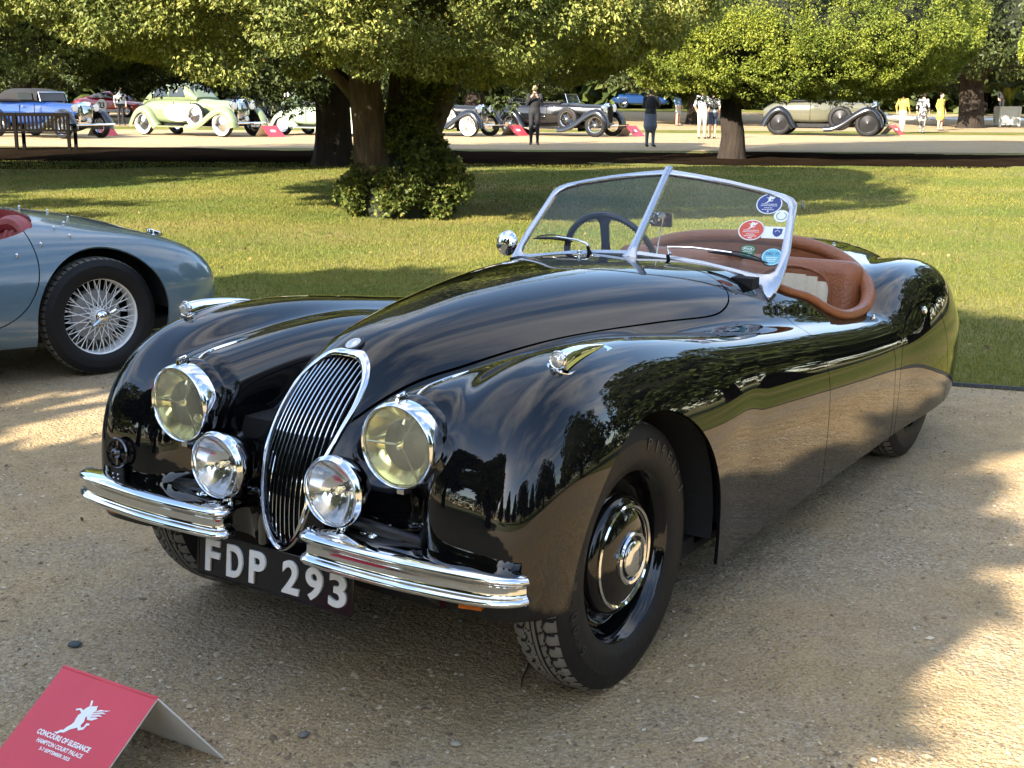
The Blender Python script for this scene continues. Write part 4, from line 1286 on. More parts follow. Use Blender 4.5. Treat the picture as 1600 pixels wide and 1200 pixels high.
# ---- bonnet badge and wing badge
def badges():
    z = top_z(.221, 0); p = np.array([[.221, 0.0, z]]); nrm = sdf_grad(car_sdf, p)[1][0]
    M4 = frame((.221, 0, z + .002), nrm, (1, 0, 0)) @ Matrix.Diagonal((1.15, 1, 1, 1))
    e = tag(empty('bonnet_badge'), 'round black and white badge above the grille'); e.parent = car
    m = MB(); m.lathe([(.028, -.006), (.0285, .003), (.026, .005), (.020, .005)], 32, M4); m.obj('badge_rim', M['black_trim'], e)
    m = MB(); m.lathe([(.020, .0052), (.0185, .006), (.0125, .0066), (.0123, .0064)], 32, M4); m.obj('badge_ring', M['plate_white'], e)
    m = MB(); m.lathe([(.0125, .0062), (.008, .008), (.001, .0088)], 24, M4); m.obj('badge_centre', M['chrome_dull'], e)
    # wing badge: ring with four spokes and a cat's head boss
    y, zz = -.578, .545
    x = on_body(abs(y), zz); p = np.array([[x, abs(y), zz]]); nrm = sdf_grad(car_sdf, p)[1][0] * [1, -1, 1]
    M4 = frame((x + .012, y, zz), nrm, (0, 0, 1))
    e = tag(empty('wing_badge'), 'dark chrome round badge with four spokes above the bumper'); e.parent = car
    m = MB(); m.lathe([(.042, 0), (.0425, .005), (.039, .008), (.034, .006), (.033, .001)], 36, M4); m.obj('badge_rim', M['black_chrome'], e)
    m = MB()
    for a in range(4):
        c, s_ = math.cos(PI/2*a), math.sin(PI/2*a)
        m.tube([tuple(M4 @ Vector((r*c, r*s_, .004))) for r in (.008, .034)], .004, 6)
    m.obj('badge_spokes', M['black_chrome'], e)
    m = MB(); m.lathe([(.016, .002), (.0165, .008), (.012, .015), (.006, .020), (.001, .021)], 18, M4)
    m.box(tuple(M4 @ Vector((.014, .009, .010))), (.010, .008, .010)); m.box(tuple(M4 @ Vector((.014, -.009, .010))), (.010, .008, .010)); m.box(tuple(M4 @ Vector((-.007, 0, .018))), (.012, .012, .008))
    m.obj('badge_head', M['black_chrome'], e)
    m = MB(); m.box(tuple(M4 @ Vector((-.055, 0, .0))), (.006, .05, .03)); m.lathe([(.036, -.01), (.036, -.02)], 20, M4); m.obj('badge_bar', M['black_trim'], e)
    m = MB()
    for d in (-.010, .010): m.lathe([(.0035, .0), (.003, .004), (.001, .0045)], 10, frame(tuple(M4 @ Vector((-.058, d, .004))), (1, 0, 0)))
    m.obj('badge_screw', M['chrome'], e)
badges()

# ---- wheels of the roadster
def tyre_meshes(R, W, Rr, name='tyre', tread_r=None):
    """sidewall lathe and a tread with cut grooves; axis z, outer face +z"""
    m = MB()
    h = W / 2
    side = [(Rr, h*.80), (Rr + .006, h*.92), (Rr + .03, h*1.02), (Rr + .35*(R-Rr), h*1.07), (Rr + .60*(R-Rr), h*1.03), (Rr + .62*(R-Rr), h*1.035), (Rr + .64*(R-Rr), h*1.02), (R - .022, h*.90), (R - .009, h*.80)]
    m.lathe(side[::-1] and [(r, z) for r, z in side][::-1], 96); m.f = [f[::-1] for f in m.f] if False else m.f
    m.lathe([(r, -z) for r, z in side], 64)
    sw = m.mesh(name, M['rubber'], angle=50)
    nth, nv = 480, 44
    th = np.linspace(0, 2*PI, nth, endpoint=False); v = np.linspace(-1, 1, nv)
    TH, Vv = np.meshgrid(th, v, indexing='ij')
    K = 54
    ph = (TH * K / (2*PI)) % 1.0
    tri = np.abs(ph * 2 - 1) * 2 - 1
    def groove(c, wid, amp): return np.clip(1.4 - np.abs(Vv - c - amp * tri) / wid, 0, 1)
    gr = np.maximum.reduce([groove(.12, .035, .0), groove(-.12, .035, 0.0), groove(.46, .045, .08), groove(-.46, .045, -.08)])
    lat = np.where(np.abs(Vv) > .48, np.clip(1.4 - np.abs(((ph + .5 + .25 * (np.abs(Vv) - .5)) % 1.0) - .5) / .10, 0, 1), 0)
    lat2 = np.where((np.abs(Vv) > .16) & (np.abs(Vv) < .44), np.clip(1.3 - np.abs(((ph + .25 + np.abs(Vv)) % 1.0) - .5) / .08, 0, 1) * .8, 0)
    gr = np.maximum.reduce([gr, lat, lat2])
    rr = R - .010 * np.abs(Vv)**3.2 - .0065 * gr
    P = np.stack([rr * np.cos(TH), rr * np.sin(TH), Vv * h * .80], -1).reshape(-1, 3)
    i = np.arange(nth)[:, None]; j = np.arange(nv - 1)[None]
    a = (i * nv + j); b = (((i + 1) % nth) * nv + j)
    Q = np.stack([a, b, b + 1, a + 1], -1).reshape(-1, 4)
    # grooves stay dark rubber, the faces carry dust
    gm = gr.reshape(-1)[Q].mean(1)
    tm = np_mesh('tread', P, Q, [M['tread'], M['rubber']], smooth=False, midx=(gm > .4).astype(int))
    return sw, tm

TY_SW, TY_TR = tyre_meshes(0.352, 0.158, 0.222)
def road_wheel(c, s, e_label, letters=True):
    e = empty('wheel'); e.parent = car; e['label'] = e_label
    e.matrix_local = frame(c, (0, s, 0), (0, 0, 1))
    t = obj('tyre', TY_SW, e); obj('tread', TY_TR, t)
    def lathe(name, prof, mat, n=64, parent=e, ang=40):
        m = MB(); m.lathe(prof, n); return m.obj(name, mat, parent, angle=ang)
    lathe('rim', [(.214, .052), (.2215, .066), (.226, .070), (.225, .064), (.215, .055), (.207, .040), (.203, .012), (.196, .004), (.180, .008), (.172, .010), (.166, .018), (.155, .034), (.14, .040)], M['paint'])
    h = lathe('hubcap', [(.160, .030), (.159, .042), (.150, .053), (.138, .058)], M['paint'])
    lathe('trim_ring', [(.139, .055), (.138, .064), (.133, .067), (.128, .064), (.127, .060)], M['chrome'], parent=h)
    lathe('cap_dome', [(.128, .060), (.115, .067), (.095, .074), (.078, .078), (.070, .079)], M['paint'], parent=h)
    lathe('medallion_ring', [(.070, .077), (.070, .086), (.066, .090), (.059, .088), (.057, .083)], M['chrome'], parent=h)
    lathe('medallion_well', [(.058, .082), (.054, .080), (.048, .082)], M['paint'], parent=h)
    lathe('medallion', [(.048, .080), (.047, .091), (.043, .094), (.020, .096), (.001, .0965)], M['chrome'], parent=h)
    m = MB()
    for a in (70, 250):
        c_, s_ = math.cos(math.radians(a)), math.sin(math.radians(a))
        m.tube([(.066*c_, .066*s_, .083), (.081*c_, .081*s_, .080)], [.008, .006], 8)
    m.obj('medallion_lug', M['chrome'], h)
    return e
WF = road_wheel((0, 0.640, 0.351), 1, 'near front wheel, black with chrome ringed hubcap')
WR = road_wheel((-2.591, 0.620, 0.351), 1, 'rear wheel half hidden by the spat')
WFR = road_wheel((0, -0.640, 0.351), -1, 'far front wheel seen under the bumper')
road_wheel((-2.591, -0.620, 0.351), -1, 'far rear wheel')
# raised lettering on the near front tyre and the script on its medallion
M['rubber_l'] = pmat('tyre_lettering', (0.014, 0.014, 0.015), 0.45, var=0.2)
def arc_text(e, txt, r, a0, da, h, w, z):
    for i, ch in enumerate(txt):
        if ch == ' ': continue
        a = a0 + da * i
        M4 = Matrix.Rotation(a, 4, 'Z') @ Matrix.Translation((0, r, z))
        letter(e, ch, M4, w if ch not in 'I-.' else w * .35, h if ch not in '-.' else h * .2, M['rubber_l'], ext=.0012, bev=.0006, name='letter')
# local frame of the near wheel: x = up, y = towards the front of the car ... lettering runs clockwise seen from outside
tyre_l = [o for o in WF.children if o.name.startswith('tyre')][0]
arc_text(tyre_l, 'PIRELLI', .294, math.radians(-106), math.radians(-8.5), .030, .022, .0828)
arc_text(tyre_l, '6.00-16', .294, math.radians(34), math.radians(-7.5), .028, .018, .0828)
hub_l = [o for o in WF.children if o.name.startswith('hubcap')][0]
o = obj('script', fit_text(text_mesh('JAGUAR', .02, extrude=.0005, offset=.0006, mat=M['black_trim']), .046, .011), hub_l)
o.matrix_local = Matrix.Translation((0, -.018, .0958)) @ Matrix.Rotation(math.radians(180), 4, 'Z')

# ---- windscreen
def wsp(y, z, s, off=0.0):
    n = np.array([1, .2 * s, .98]); n /= np.linalg.norm(n)
    return np.array([-1.33 - .98 * (z - .95) - .2 * y, s * y, z]) + n * off
RING = [((.012, 1.211), (.0, 1.231)), ((.12, 1.200), (.12, 1.2165)), ((.245, 1.183), (.245, 1.199)), ((.37, 1.161), (.37, 1.176)), ((.44, 1.144), (.447, 1.160)), ((.472, 1.129), (.485, 1.147)), ((.487, 1.108), (.507, 1.128)), ((.496, 1.06), (.519, 1.07)), ((.505, 1.02), (.529, 1.03)), ((.516, .965), (.543, .980)),
        ((.520, .930), (.550, .925)), ((.517, .912), (.552, .885)), ((.507, .904), (.545, .850)), ((.492, .901), (.533, .822)), ((.475, .901), (.500, .846)), ((.45, .904), (.470, .872)), ((.40, .911), (.420, .892)), ((.32, .923), (.33, .9085)), ((.263, .932), (.263, .918)), ((.14, .944), (.14, .929)), ((.012, .953), (.0, .937))]
def windscreen():
    e = tag(empty('windscreen'), 'raked vee windscreen in a silver frame'); e.parent = car
    for s in (1, -1):
        m = MB(); V = []; F = []
        for (iy, iz), (oy, oz) in RING:
            my, mz = (iy + oy) / 2, (iz + oz) / 2
            V += [wsp(iy, iz, s, -.007), wsp(iy, iz, s, .004), wsp(iy + (oy-iy)*.2, iz + (oz-iz)*.2, s, .008), wsp(iy + (oy-iy)*.8, iz + (oz-iz)*.8, s, .008), wsp(oy, oz, s, .003), wsp(oy, oz, s, -.007)]
        n = len(RING)
        for i in range(n - 1):
            for k in range(6):
                l = (k + 1) % 6
                f = (i*6+k, i*6+l, (i+1)*6+l, (i+1)*6+k)
                F.append(f if s < 0 else f[::-1])
        m.add(V, F); m.obj('frame', M['silver'], e, angle=40)
        g = [wsp(iy, iz, s, 0) for (iy, iz), _ in RING]
        m = MB(); m.add(g, [tuple(range(len(g)))[::-1 if s > 0 else 1]])
        p = m.obj('pane', M['glass'], e, smooth=False)
        if s > 0: pane_left = p
        # rubber seal under the foot
        pts = [wsp(oy, oz - .004, s, -.002) for _, (oy, oz) in RING[12:]]
        m = MB(); m.tube(pts, .007, 8); m.obj('seal', M['black_trim'], e)
        m = MB(); q = wsp(.512, 1.132, s, 0); m.box(tuple(q + np.array([-.012, s * .004, .006])), (.030, .014, .008)); m.box(tuple(q + np.array([-.024, s*.006, -.006])), (.008, .012, .03)); m.obj('hood_peg', M['chrome_dull'], e)
        m = MB(); q = wsp(.533, .832, s, .008); m.lathe([(.005, 0), (.004, .004), (.001, .005)], 10, frame(q, (.7, .1*s, .7))); m.obj('frame_screw', M['chrome'], e)
    # centre post
    m = MB()
    V = []
    for z, w in ((.928, .030), (.945, .021), (.965, .0155), (1.0, .0135), (1.2, .0135), (1.236, .015)):
        for k, (sy, off) in enumerate(((-1, -.006), (-1, .010), (0, .016), (1, .010), (1, -.006))):
            p = wsp(0, z, 1, 0); nn = np.array([.714, 0, .70]); V.append(p + nn * off + np.array([0, sy * w, 0]))
    F = []
    for i in range(5):
        for k in range(4): F.append((i*5+k, i*5+k+1, (i+1)*5+k+1, (i+1)*5+k))
    F.append((25, 26, 27, 28, 29)); m.add(V, F); m.obj('centre_post', M['silver'], e, angle=30)
    m = MB()
    for z in (1.222, 1.207): m.lathe([(.0035, 0), (.003, .003), (.001, .0035)], 10, frame(wsp(0, z, 1, .0155), (.714, 0, .7)))
    m.obj('post_screw', M['chrome_dull'], e)
    # wipers
    for s, piv, arm, b0, b1 in ((1, (.151, .918), (.133, .950), (.268, .958), (.486, .934)), (-1, (.177, .924), (.185, .940), (.282, .957), (.481, .952))):
        w = tag(empty('wiper'), 'windscreen wiper with black blade'); w.parent = e
        m = MB(); m.lathe([(.012, -.02), (.011, .0), (.007, .012), (.006, .03)], 14, frame(wsp(*piv, s, .012), (.5, 0, .85))); m.obj('pivot', M['black_trim'], w)
        P = [wsp(piv[0], piv[1] + .012, s, .035), wsp(arm[0], arm[1], s, .040), wsp((arm[0]*.4 + b0[0]*.6), (arm[1]+b0[1])/2 + .004, s, .032), wsp(b0[0]*.6 + b1[0]*.4, b0[1]*.6 + b1[1]*.4 + .006, s, .022)]
        m = MB(); m.tube(P, [.006, .005, .0035, .003], 8); m.obj('arm', M['chrome_dull'], w)
        P = [wsp(b0[0] + (b1[0]-b0[0])*t, b0[1] + (b1[1]-b0[1])*t + .006 * math.sin(PI*t), s, .010) for t in np.linspace(0, 1, 9)]
        m = MB(); m.tube(P, [.002, .005, .006, .006, .006, .006, .006, .005, .002], 6); m.obj('blade', M['black_trim'], w)
        P = [wsp(b0[0] + (b1[0]-b0[0])*t, b0[1] + (b1[1]-b0[1])*t + .014 * math.sin(PI*t), s, .016) for t in np.linspace(.1, .9, 7)]
        m = MB(); m.tube(P, .0028, 6); m.obj('blade_spring', M['black_trim'], w)
    # stickers inside the near pane
    def pf(y, z, off):   # frame lying in the pane: x right, y up
        o_ = wsp(y, z, 1, off); ux = (wsp(y + .1, z, 1) - wsp(y, z, 1)); ux /= np.linalg.norm(ux)
        n = np.array([1, .2, .98]); n /= np.linalg.norm(n); uy = np.cross(n, ux)
        A = Matrix.Identity(4)
        for i in range(3): A[i][0] = ux[i]; A[i][1] = uy[i]; A[i][2] = n[i]; A[i][3] = o_[i]
        return A
    def disc(par, r, mat, A, z, name='sticker', sx=1.0):
        m = MB(); m.prism([(r*sx*math.cos(a), r*math.sin(a)) for a in np.linspace(0, 2*PI, 36, endpoint=False)], .0006, A @ Matrix.Translation((0, 0, z))); return m.obj(name, mat, par, smooth=False)
    def put(par, txt, w, h, mat, A, x, y, z):
        o = obj('lettering', fit_text(text_mesh(txt, .02, extrude=.0002, offset=.0004, mat=mat), w, h), par); o.matrix_local = A @ Matrix.Translation((x, y, z))
    def bar(par, w, h, mat, A, x, y, z, n=5):   # a line of print too small to read
        m = MB(); x0 = x - w/2
        for k in range(n): m.prism([(x0 + w*(k + .08)/n, y - h/2), (x0 + w*(k + .85)/n, y - h/2), (x0 + w*(k + .85)/n, y + h/2), (x0 + w*(k + .08)/n, y + h/2)], .0003, A @ Matrix.Translation((0, 0, z)))
        m.obj('print_line', mat, par, smooth=False)
    def emblem(par, mat, A, x, y, sc, z):
        m = MB(); m.prism([((px - .5) * sc + x, (py - .5) * sc + y) for px, py in EMBLEM_BODY], .0004, A @ Matrix.Translation((0, 0, z)))
        m.prism([((px - .5) * sc + x, (py - .5) * sc + y) for px, py in EMBLEM_WING], .0004, A @ Matrix.Translation((0, 0, z)))
        m.obj('emblem', mat, par, smooth=False)
    par = e
    for nm, y, z, bg in (('blue', .410, 1.126, 'st_blue'), ('red', .384, 1.039, 'st_red')):
        A = pf(y, z, .0012); d = disc(par, .046, M['st_white'], A, 0); d['label'] = 'round %s event sticker with white emblem' % nm
        disc(d, .042, M[bg], A, .0008, 'sticker_face')
        emblem(d, M['st_white'], A, .0, .020, .036, .0016)
        for k, (w, yy) in enumerate(((.055, -.002), (.058, -.009), (.030, -.019), (.045, -.027))):
            if k < 2: put(d, ('CONCOURS OF ELEGANCE', 'HAMPTON COURT PALACE')[k], w, .0042, M['st_white'], A, 0, yy, .0016)
            else: bar(d, w, .0026, M['st_white'], A, 0, yy, .0016)
        put(d, '5' if nm == 'blue' else '43', .007 if nm == 'blue' else .014, .008, M['st_white'], A, 0, -.035, .0016)
    A = pf(.468, 1.088, .0012); d = disc(par, .027, M['st_white'], A, 0); d['label'] = 'small white round sticker with green wreath'
    m = MB(); m.tube([tuple(A @ Vector((.017*math.cos(a), .017*math.sin(a), .001))) for a in np.linspace(PI*.65, PI*2.35, 24)], .0012, 5); m.obj('wreath', M['st_green'], d)
    A = pf(.470, 1.034, .0012); m = MB(); m.prism([(-.047, -.026), (.040, -.026), (.040, .026), (-.047, .026)], .0006, A); d = m.obj('sticker', M['st_white'], par, smooth=False); d['label'] = 'white oblong sticker with blue shield'
    m = MB(); m.prism([(.006 + .017*a, .019*b) for a, b in ((-1, .9), (-.5, 1), (0, .85), (.5, 1), (1, .9), (.95, -.2), (.5, -.75), (0, -1), (-.5, -.75), (-.95, -.2))][::-1], .0004, A @ Matrix.Translation((0, 0, .0008))); m.obj('shield', M['st_blue'], d, smooth=False)
    m = MB(); m.tube([tuple(A @ Vector((.006 + .008*math.cos(a), .002 + .007*math.sin(a), .0014))) for a in np.linspace(0, PI, 10)], .0012, 5); m.obj('shield_mark', M['st_white'], d)
    A = pf(.401, .969, .0012); m = MB(); m.prism([(.024*a, .031*b) for a, b in ((-1, -1), (1, -1), (1, .7), (.6, .95), (0, 1), (-.6, .95), (-1, .7))], .0006, A); d = m.obj('sticker', M['st_green'], par, smooth=False); d['label'] = 'green sticker reading FIVA'
    put(d, 'FIVA', .031, .010, M['st_white'], A, 0, .014, .001); bar(d, .026, .004, M['st_teal'], A, 0, -.017, .001, 4); bar(d, .022, .003, M['st_teal'], A, 0, -.024, .001, 4)
    for yy in (.000, -.006): bar(d, .034, .0018, M['st_white'], A, 0, yy, .001, 9)
    m = MB(); m.tube([tuple(A @ Vector((.021*math.cos(a), .014 + .010*math.sin(a), .001))) for a in np.linspace(0, 2*PI, 20)], .0008, 4); m.obj('sticker_ring', M['st_white'], d)
    A = pf(.490, .957, .0012); d = disc(par, .040, M['black_trim'], A, -.0004); d['label'] = 'round teal tax disc reading DEC 77'
    disc(d, .037, M['st_teal'], A, .0008, 'disc_face')
    disc_w = disc(d, .034, M['st_white'], A, .0012, 'disc_ring'); disc(d, .032, M['st_teal'], A, .0016, 'disc_centre')
    put(d, 'DEC 77', .046, .013, M['st_blue'], A, 0, .012, .0024)
    for k in range(3): bar(d, .040 - .006*k, .003, M['st_white'], A, 0, -.004 - .008*k, .0024, 7)
    return e
# winged beast used on the event's stickers and signs, as two outlines in a unit square
EMBLEM_BODY = [(.02,.0),(.10,.03),(.16,.10),(.24,.12),(.26,.20),(.34,.30),(.36,.38),(.33,.46),(.32,.56),(.36,.62),(.26,.68),(.14,.64),(.13,.68),(.25,.73),(.35,.70),(.38,.76),(.44,.84),(.36,.98),(.42,.99),(.47,.90),(.50,.80),(.50,.86),(.60,.88),(.66,.91),(.68,.86),(.72,.80),(.68,.72),(.60,.64),(.56,.56),(.62,.46),(.60,.36),(.66,.30),(.72,.34),(.72,.44),(.80,.46),(.84,.42),(.78,.40),(.76,.28),(.64,.22),(.56,.28),(.50,.24),(.40,.18),(.30,.06),(.20,.04),(.14,-.02)][::-1]
EMBLEM_WING = [(.58,.60),(.66,.52),(.80,.54),(.94,.64),(.84,.64),(1.0,.72),(.88,.72),(1.05,.80),(.92,.80),(1.10,.90),(.94,.86),(.80,.84),(.72,.76),(.64,.68)]
windscreen()

# ---- cockpit trim, seats, wheel, mirrors
def cockpit():
    R_ = np.array(COCKPIT)
    half = R_[:len(R_)//2 + 1]
    path = []
    for (x, y) in R_:
        z = top_z(x, min(abs(y), .64), 1.1)
        path.append((x, y, z))
    path = np.array(path)
    for _ in range(3): path[:, 2] = (np.roll(path[:, 2], 1) + 2*path[:, 2] + np.roll(path[:, 2], -1)) / 4
    keep = path[:, 0] < -1.44
    k = np.nonzero(keep)[0]; P = path[k]
    rad = np.interp(P[:, 0], [-2.43, -2.2, -2.0, -1.75, -1.44], [.030, .028, .022, .018, .014])
    m = MB(); m.tube(P + np.array([0, 0, .006]), rad, 14); m.obj('cockpit_coaming', M['tan'], car, label='tan leather roll round the cockpit edge')
    # inner wall under the roll
    m = MB(); V = []; F = []
    for i, p in enumerate(path):
        sc = np.array([(p[0] + 1.9) * .97 - 1.9, p[1] * .965])
        V += [(sc[0], sc[1], p[2] - .005), (sc[0], sc[1] * .97, .46)]
    n = len(path)
    for i in range(n): j = (i + 1) % n; F.append((2*i, 2*j, 2*j+1, 2*i+1))
    m.add(V, F); m.obj('cockpit_lining', M['tan'], car)
    m = MB(); m.box((-1.85, 0, .33), (1.0, 1.12, .05)); m.obj('carpet', M['carpet'], car)
    m = MB(); m.box((-1.455, 0, .775), (.03, 1.0, .17)); m.tube([(-1.46, -.5, .872), (-1.45, 0, .888), (-1.46, .5, .872)], .020, 10); m.obj('dashboard', M['tan'], car)
    # seats
    def seat_sdf(x, y, z):
        def rb(cx, cy, cz, hx, hy, hz, r, tilt=0.0):
            X, Z = x - cx, z - cz
            X, Z = X * math.cos(tilt) - Z * math.sin(tilt), X * math.sin(tilt) + Z * math.cos(tilt)
            q = [np.abs(X) - hx + r, np.abs(y - cy) - hy + r, np.abs(Z) - hz + r]
            return np.sqrt(sum(np.maximum(a, 0)**2 for a in q)) + np.minimum(np.maximum.reduce(q), 0) - r
        a = rb(-2.235, 0, .655, .066, .262, .205, .060, -.16)
        b = rb(-1.95, 0, .44, .27, .262, .085, .07)
        return smin(a, b, .03)
    V, N_, Q = surface_net(seat_sdf, (-2.40, -.30, .30), (-1.64, .30, .92), .016)
    sm = np_mesh('seat', V, Q, M['tan'], normals=N_)
    for s in (1, -1):
        e = tag(empty('seat', (0, s * .290, 0)), 'tan leather bucket seat with cream pleats'); e.parent = car
        obj('seat_cover', sm, e)
        for k in range(6):   # cream pleats: six padded strips let into the backrest
            y0 = -.125 + .05 * k; m = MB(); V = []; F = []
            top = .80 - .35 * max(0, abs(y0) - .06)
            for j, z in enumerate(np.linspace(.52, top, 8)):
                xb = -2.235 + .066 + (z - .655) * -.16
                for a in range(5):
                    t = -1 + a * .5
                    V.append((xb + .004 + .010 * (1 - t*t) * min(1, (top - z) / .02 + .2), y0 + t * .025, z))
                if j:
                    b = (j-1)*5
                    for a in range(4): F.append((b+a, b+a+1, b+a+6, b+a+5))
            m.add(V, F); m.obj('pleat', M['cream'], e)
        pts = [(-2.235 + .070 + (z - .655) * -.16, y, z) for y, z in [(-.16, .52), (-.16, .72), (-.12, .80), (0, .83), (.12, .80), (.16, .72), (.16, .52)]]
        m = MB(); m.tube(catmull(pts, 5), .006, 6); m.obj('piping', M['tan'], e)
    # steering wheel on the car's right
    e = tag(empty('steering_wheel'), 'dark four spoke steering wheel'); e.parent = car
    c = Vector((-1.815, -.352, .838)); A = frame(c, (-.94, 0, .34), (.34, 0, .94))
    m = MB(); m.tube([tuple(A @ Vector((.208*math.cos(a), .208*math.sin(a), 0))) for a in np.linspace(0, 2*PI, 48, endpoint=False)], .0125, 8, closed=True)
    for a in np.linspace(0, 2*PI, 90, endpoint=False): m.box(tuple(A @ Vector((.197*math.cos(a), .197*math.sin(a), 0))), (.009, .009, .009))
    M['wheelblk'] = pmat('steering_wheel_plastic', (.012, .016, .028), .28, var=.2)
    m.obj('wheel_rim', M['wheelblk'], e)
    for a in (0, 90, 180, 270):
        ca, sa = math.cos(math.radians(a)), math.sin(math.radians(a)); m = MB()
        V = []
        for r, w in ((.03, .022), (.10, .017), (.17, .020), (.205, .040)):
            for t in (-1, 1):
                for h in (-.004, .004): V.append(tuple(A @ Vector((r*ca - t*w*sa, r*sa + t*w*ca, h - .04 * (1 - r/.2)))))
        F = []
        for i in range(3):
            b = i*4
            F += [(b, b+2, b+6, b+4), (b+1, b+5, b+7, b+3), (b, b+4, b+5, b+1), (b+2, b+3, b+7, b+6)]
        m.add(V, F); m.obj('spoke', M['wheelblk'], e)
    m = MB(); m.lathe([(.05, -.05), (.05, -.02), (.03, -.012), (.001, -.01)], 20, A); m.tube([tuple(A @ Vector((0, 0, -.04))), tuple(A @ Vector((0, 0, -.45)))], .02, 10); m.obj('hub', M['wheelblk'], e)
    # mirrors
    e = tag(empty('door_mirror'), 'small round chrome mirror on the far door'); e.parent = car
    A = frame((-1.43, -.615, .932), (.95, -.1, .15)); m = MB(); m.lathe([(.001, .020), (.025, .017), (.042, .008), (.050, -.004), (.051, -.010), (.047, -.012), (.001, -.010)], 32, A); m.obj('mirror_head', M['chrome'], e)
    m = MB(); m.tube([(-1.44, -.60, .915), (-1.45, -.575, .89), (-1.45, -.55, .86)], .007, 8); m.obj('mirror_stem', M['chrome'], e)
    e = tag(empty('rear_view_mirror'), 'rear view mirror on a rod behind the screen'); e.parent = car
    m = MB(); m.box((-1.53, .015, 1.052), (.012, .085, .052)); m.lathe([(.016, 0), (.024, .03), (.020, .036)], 14, frame((-1.525, -.005, 1.052), (1, .1, .2))); m.obj('mirror_head', M['chrome_dull'], e)
    m = MB(); m.tube([(-1.47, .02, .90), (-1.525, .02, 1.06)], .003, 6); m.box((-1.465, .02, .915), (.03, .05, .006)); m.obj('mirror_rod', M['chrome_dull'], e)
    # studs round the tail of the cockpit, washer jet, spat lock
    for (x, y) in ((-2.47, .30), (-2.50, 0.02), (-2.47, -.30), (-2.36, .52), (-2.62, .30), (-2.36, -.52), (-2.08, .66)):
        z = top_z(x, abs(y)); m = MB(); m.lathe([(.008, -.003), (.008, .004), (.005, .006), (.006, .012), (.001, .014)], 12, Matrix.Translation((x, y, z))); m.obj('tonneau_stud', M['chrome'], car)
    z = top_z(-1.12, -.10); m = MB(); m.lathe([(.010, -.003), (.009, .006), (.005, .008), (.009, .013), (.009, .018), (.001, .021)], 14, Matrix.Translation((-1.12, -.10, z))); m.obj('washer_jet', M['chrome'], car)
    for s in (1, -1):
        m = MB(); yb = side_y(-2.493, .652); m.lathe([(.016, -.004), (.016, .004), (.012, .007), (.001, .007)], 18, frame((-2.493, s * yb, .652), (0, s, .3))); o = m.obj('spat_lock', M['chrome'], car)
        o.parent = body_parts['wheel_spat'][0 if s > 0 else 1]
cockpit()

# ================================================================== the pale blue open sports car on the left
M['blue_paint'] = pmat('pale_blue_paint', (.098, .152, .185), .16, var=.04, scale=2, coat=.9, rvar=.02)
M['red_leather'] = pmat('red_leather', (.27, .035, .035), .45, var=.15, scale=20, bump=.3, bscale=90)
M['wire_white'] = pmat('silver_wire_wheel', (.80, .80, .78), .35, .0, var=.06)
M['brake'] = pmat('brake_drum', (.30, .30, .30), .5, .4, var=.2)

_ac_top = spline([-1.1, -.92, -.80, -.57, -.40, -.2, .1, .35, .7, 1.1, 1.5, 2.0, 2.5, 2.9], [.40, .47, .585, .695, .755, .808, .858, .872, .855, .87, .855, .80, .70, .58])
_ac_a = spline([-1.1, -.9, -.6, -.2, .3, .9, 1.5, 2.2, 2.6, 2.9], [.42, .52, .66, .70, .68, .66, .64, .60, .52, .42])
def ac_sdf(x, y, z):
    y = np.sqrt(y * y + 1e-6)
    zc = .42; b = np.where(z > zc, _ac_top(x) - zc, .34)
    w = np.maximum(np.maximum(-.36 - x, 0) / .515, np.maximum(x - 2.1, 0) / .85)
    d = _se(y, z - zc, w, _ac_a(x), b, 1.0, 2.7, 3.3)
    def haunch(cx, lf, lr, top, out, a):
        w = np.where(x > cx, (x - cx) / lf, (cx - x) / lr)
        b = np.where(z > .40, top - .40, .34)
        return _se(y - (out - a), z - .40, w, a, b, 1.0, 2.3, 2.2)
    d = smin(d, haunch(-.08, .95, .74, .735, .755, .25), .16)
    d = smin(d, haunch(2.25, .75, .72, .75, .755, .24), .16)
    return d

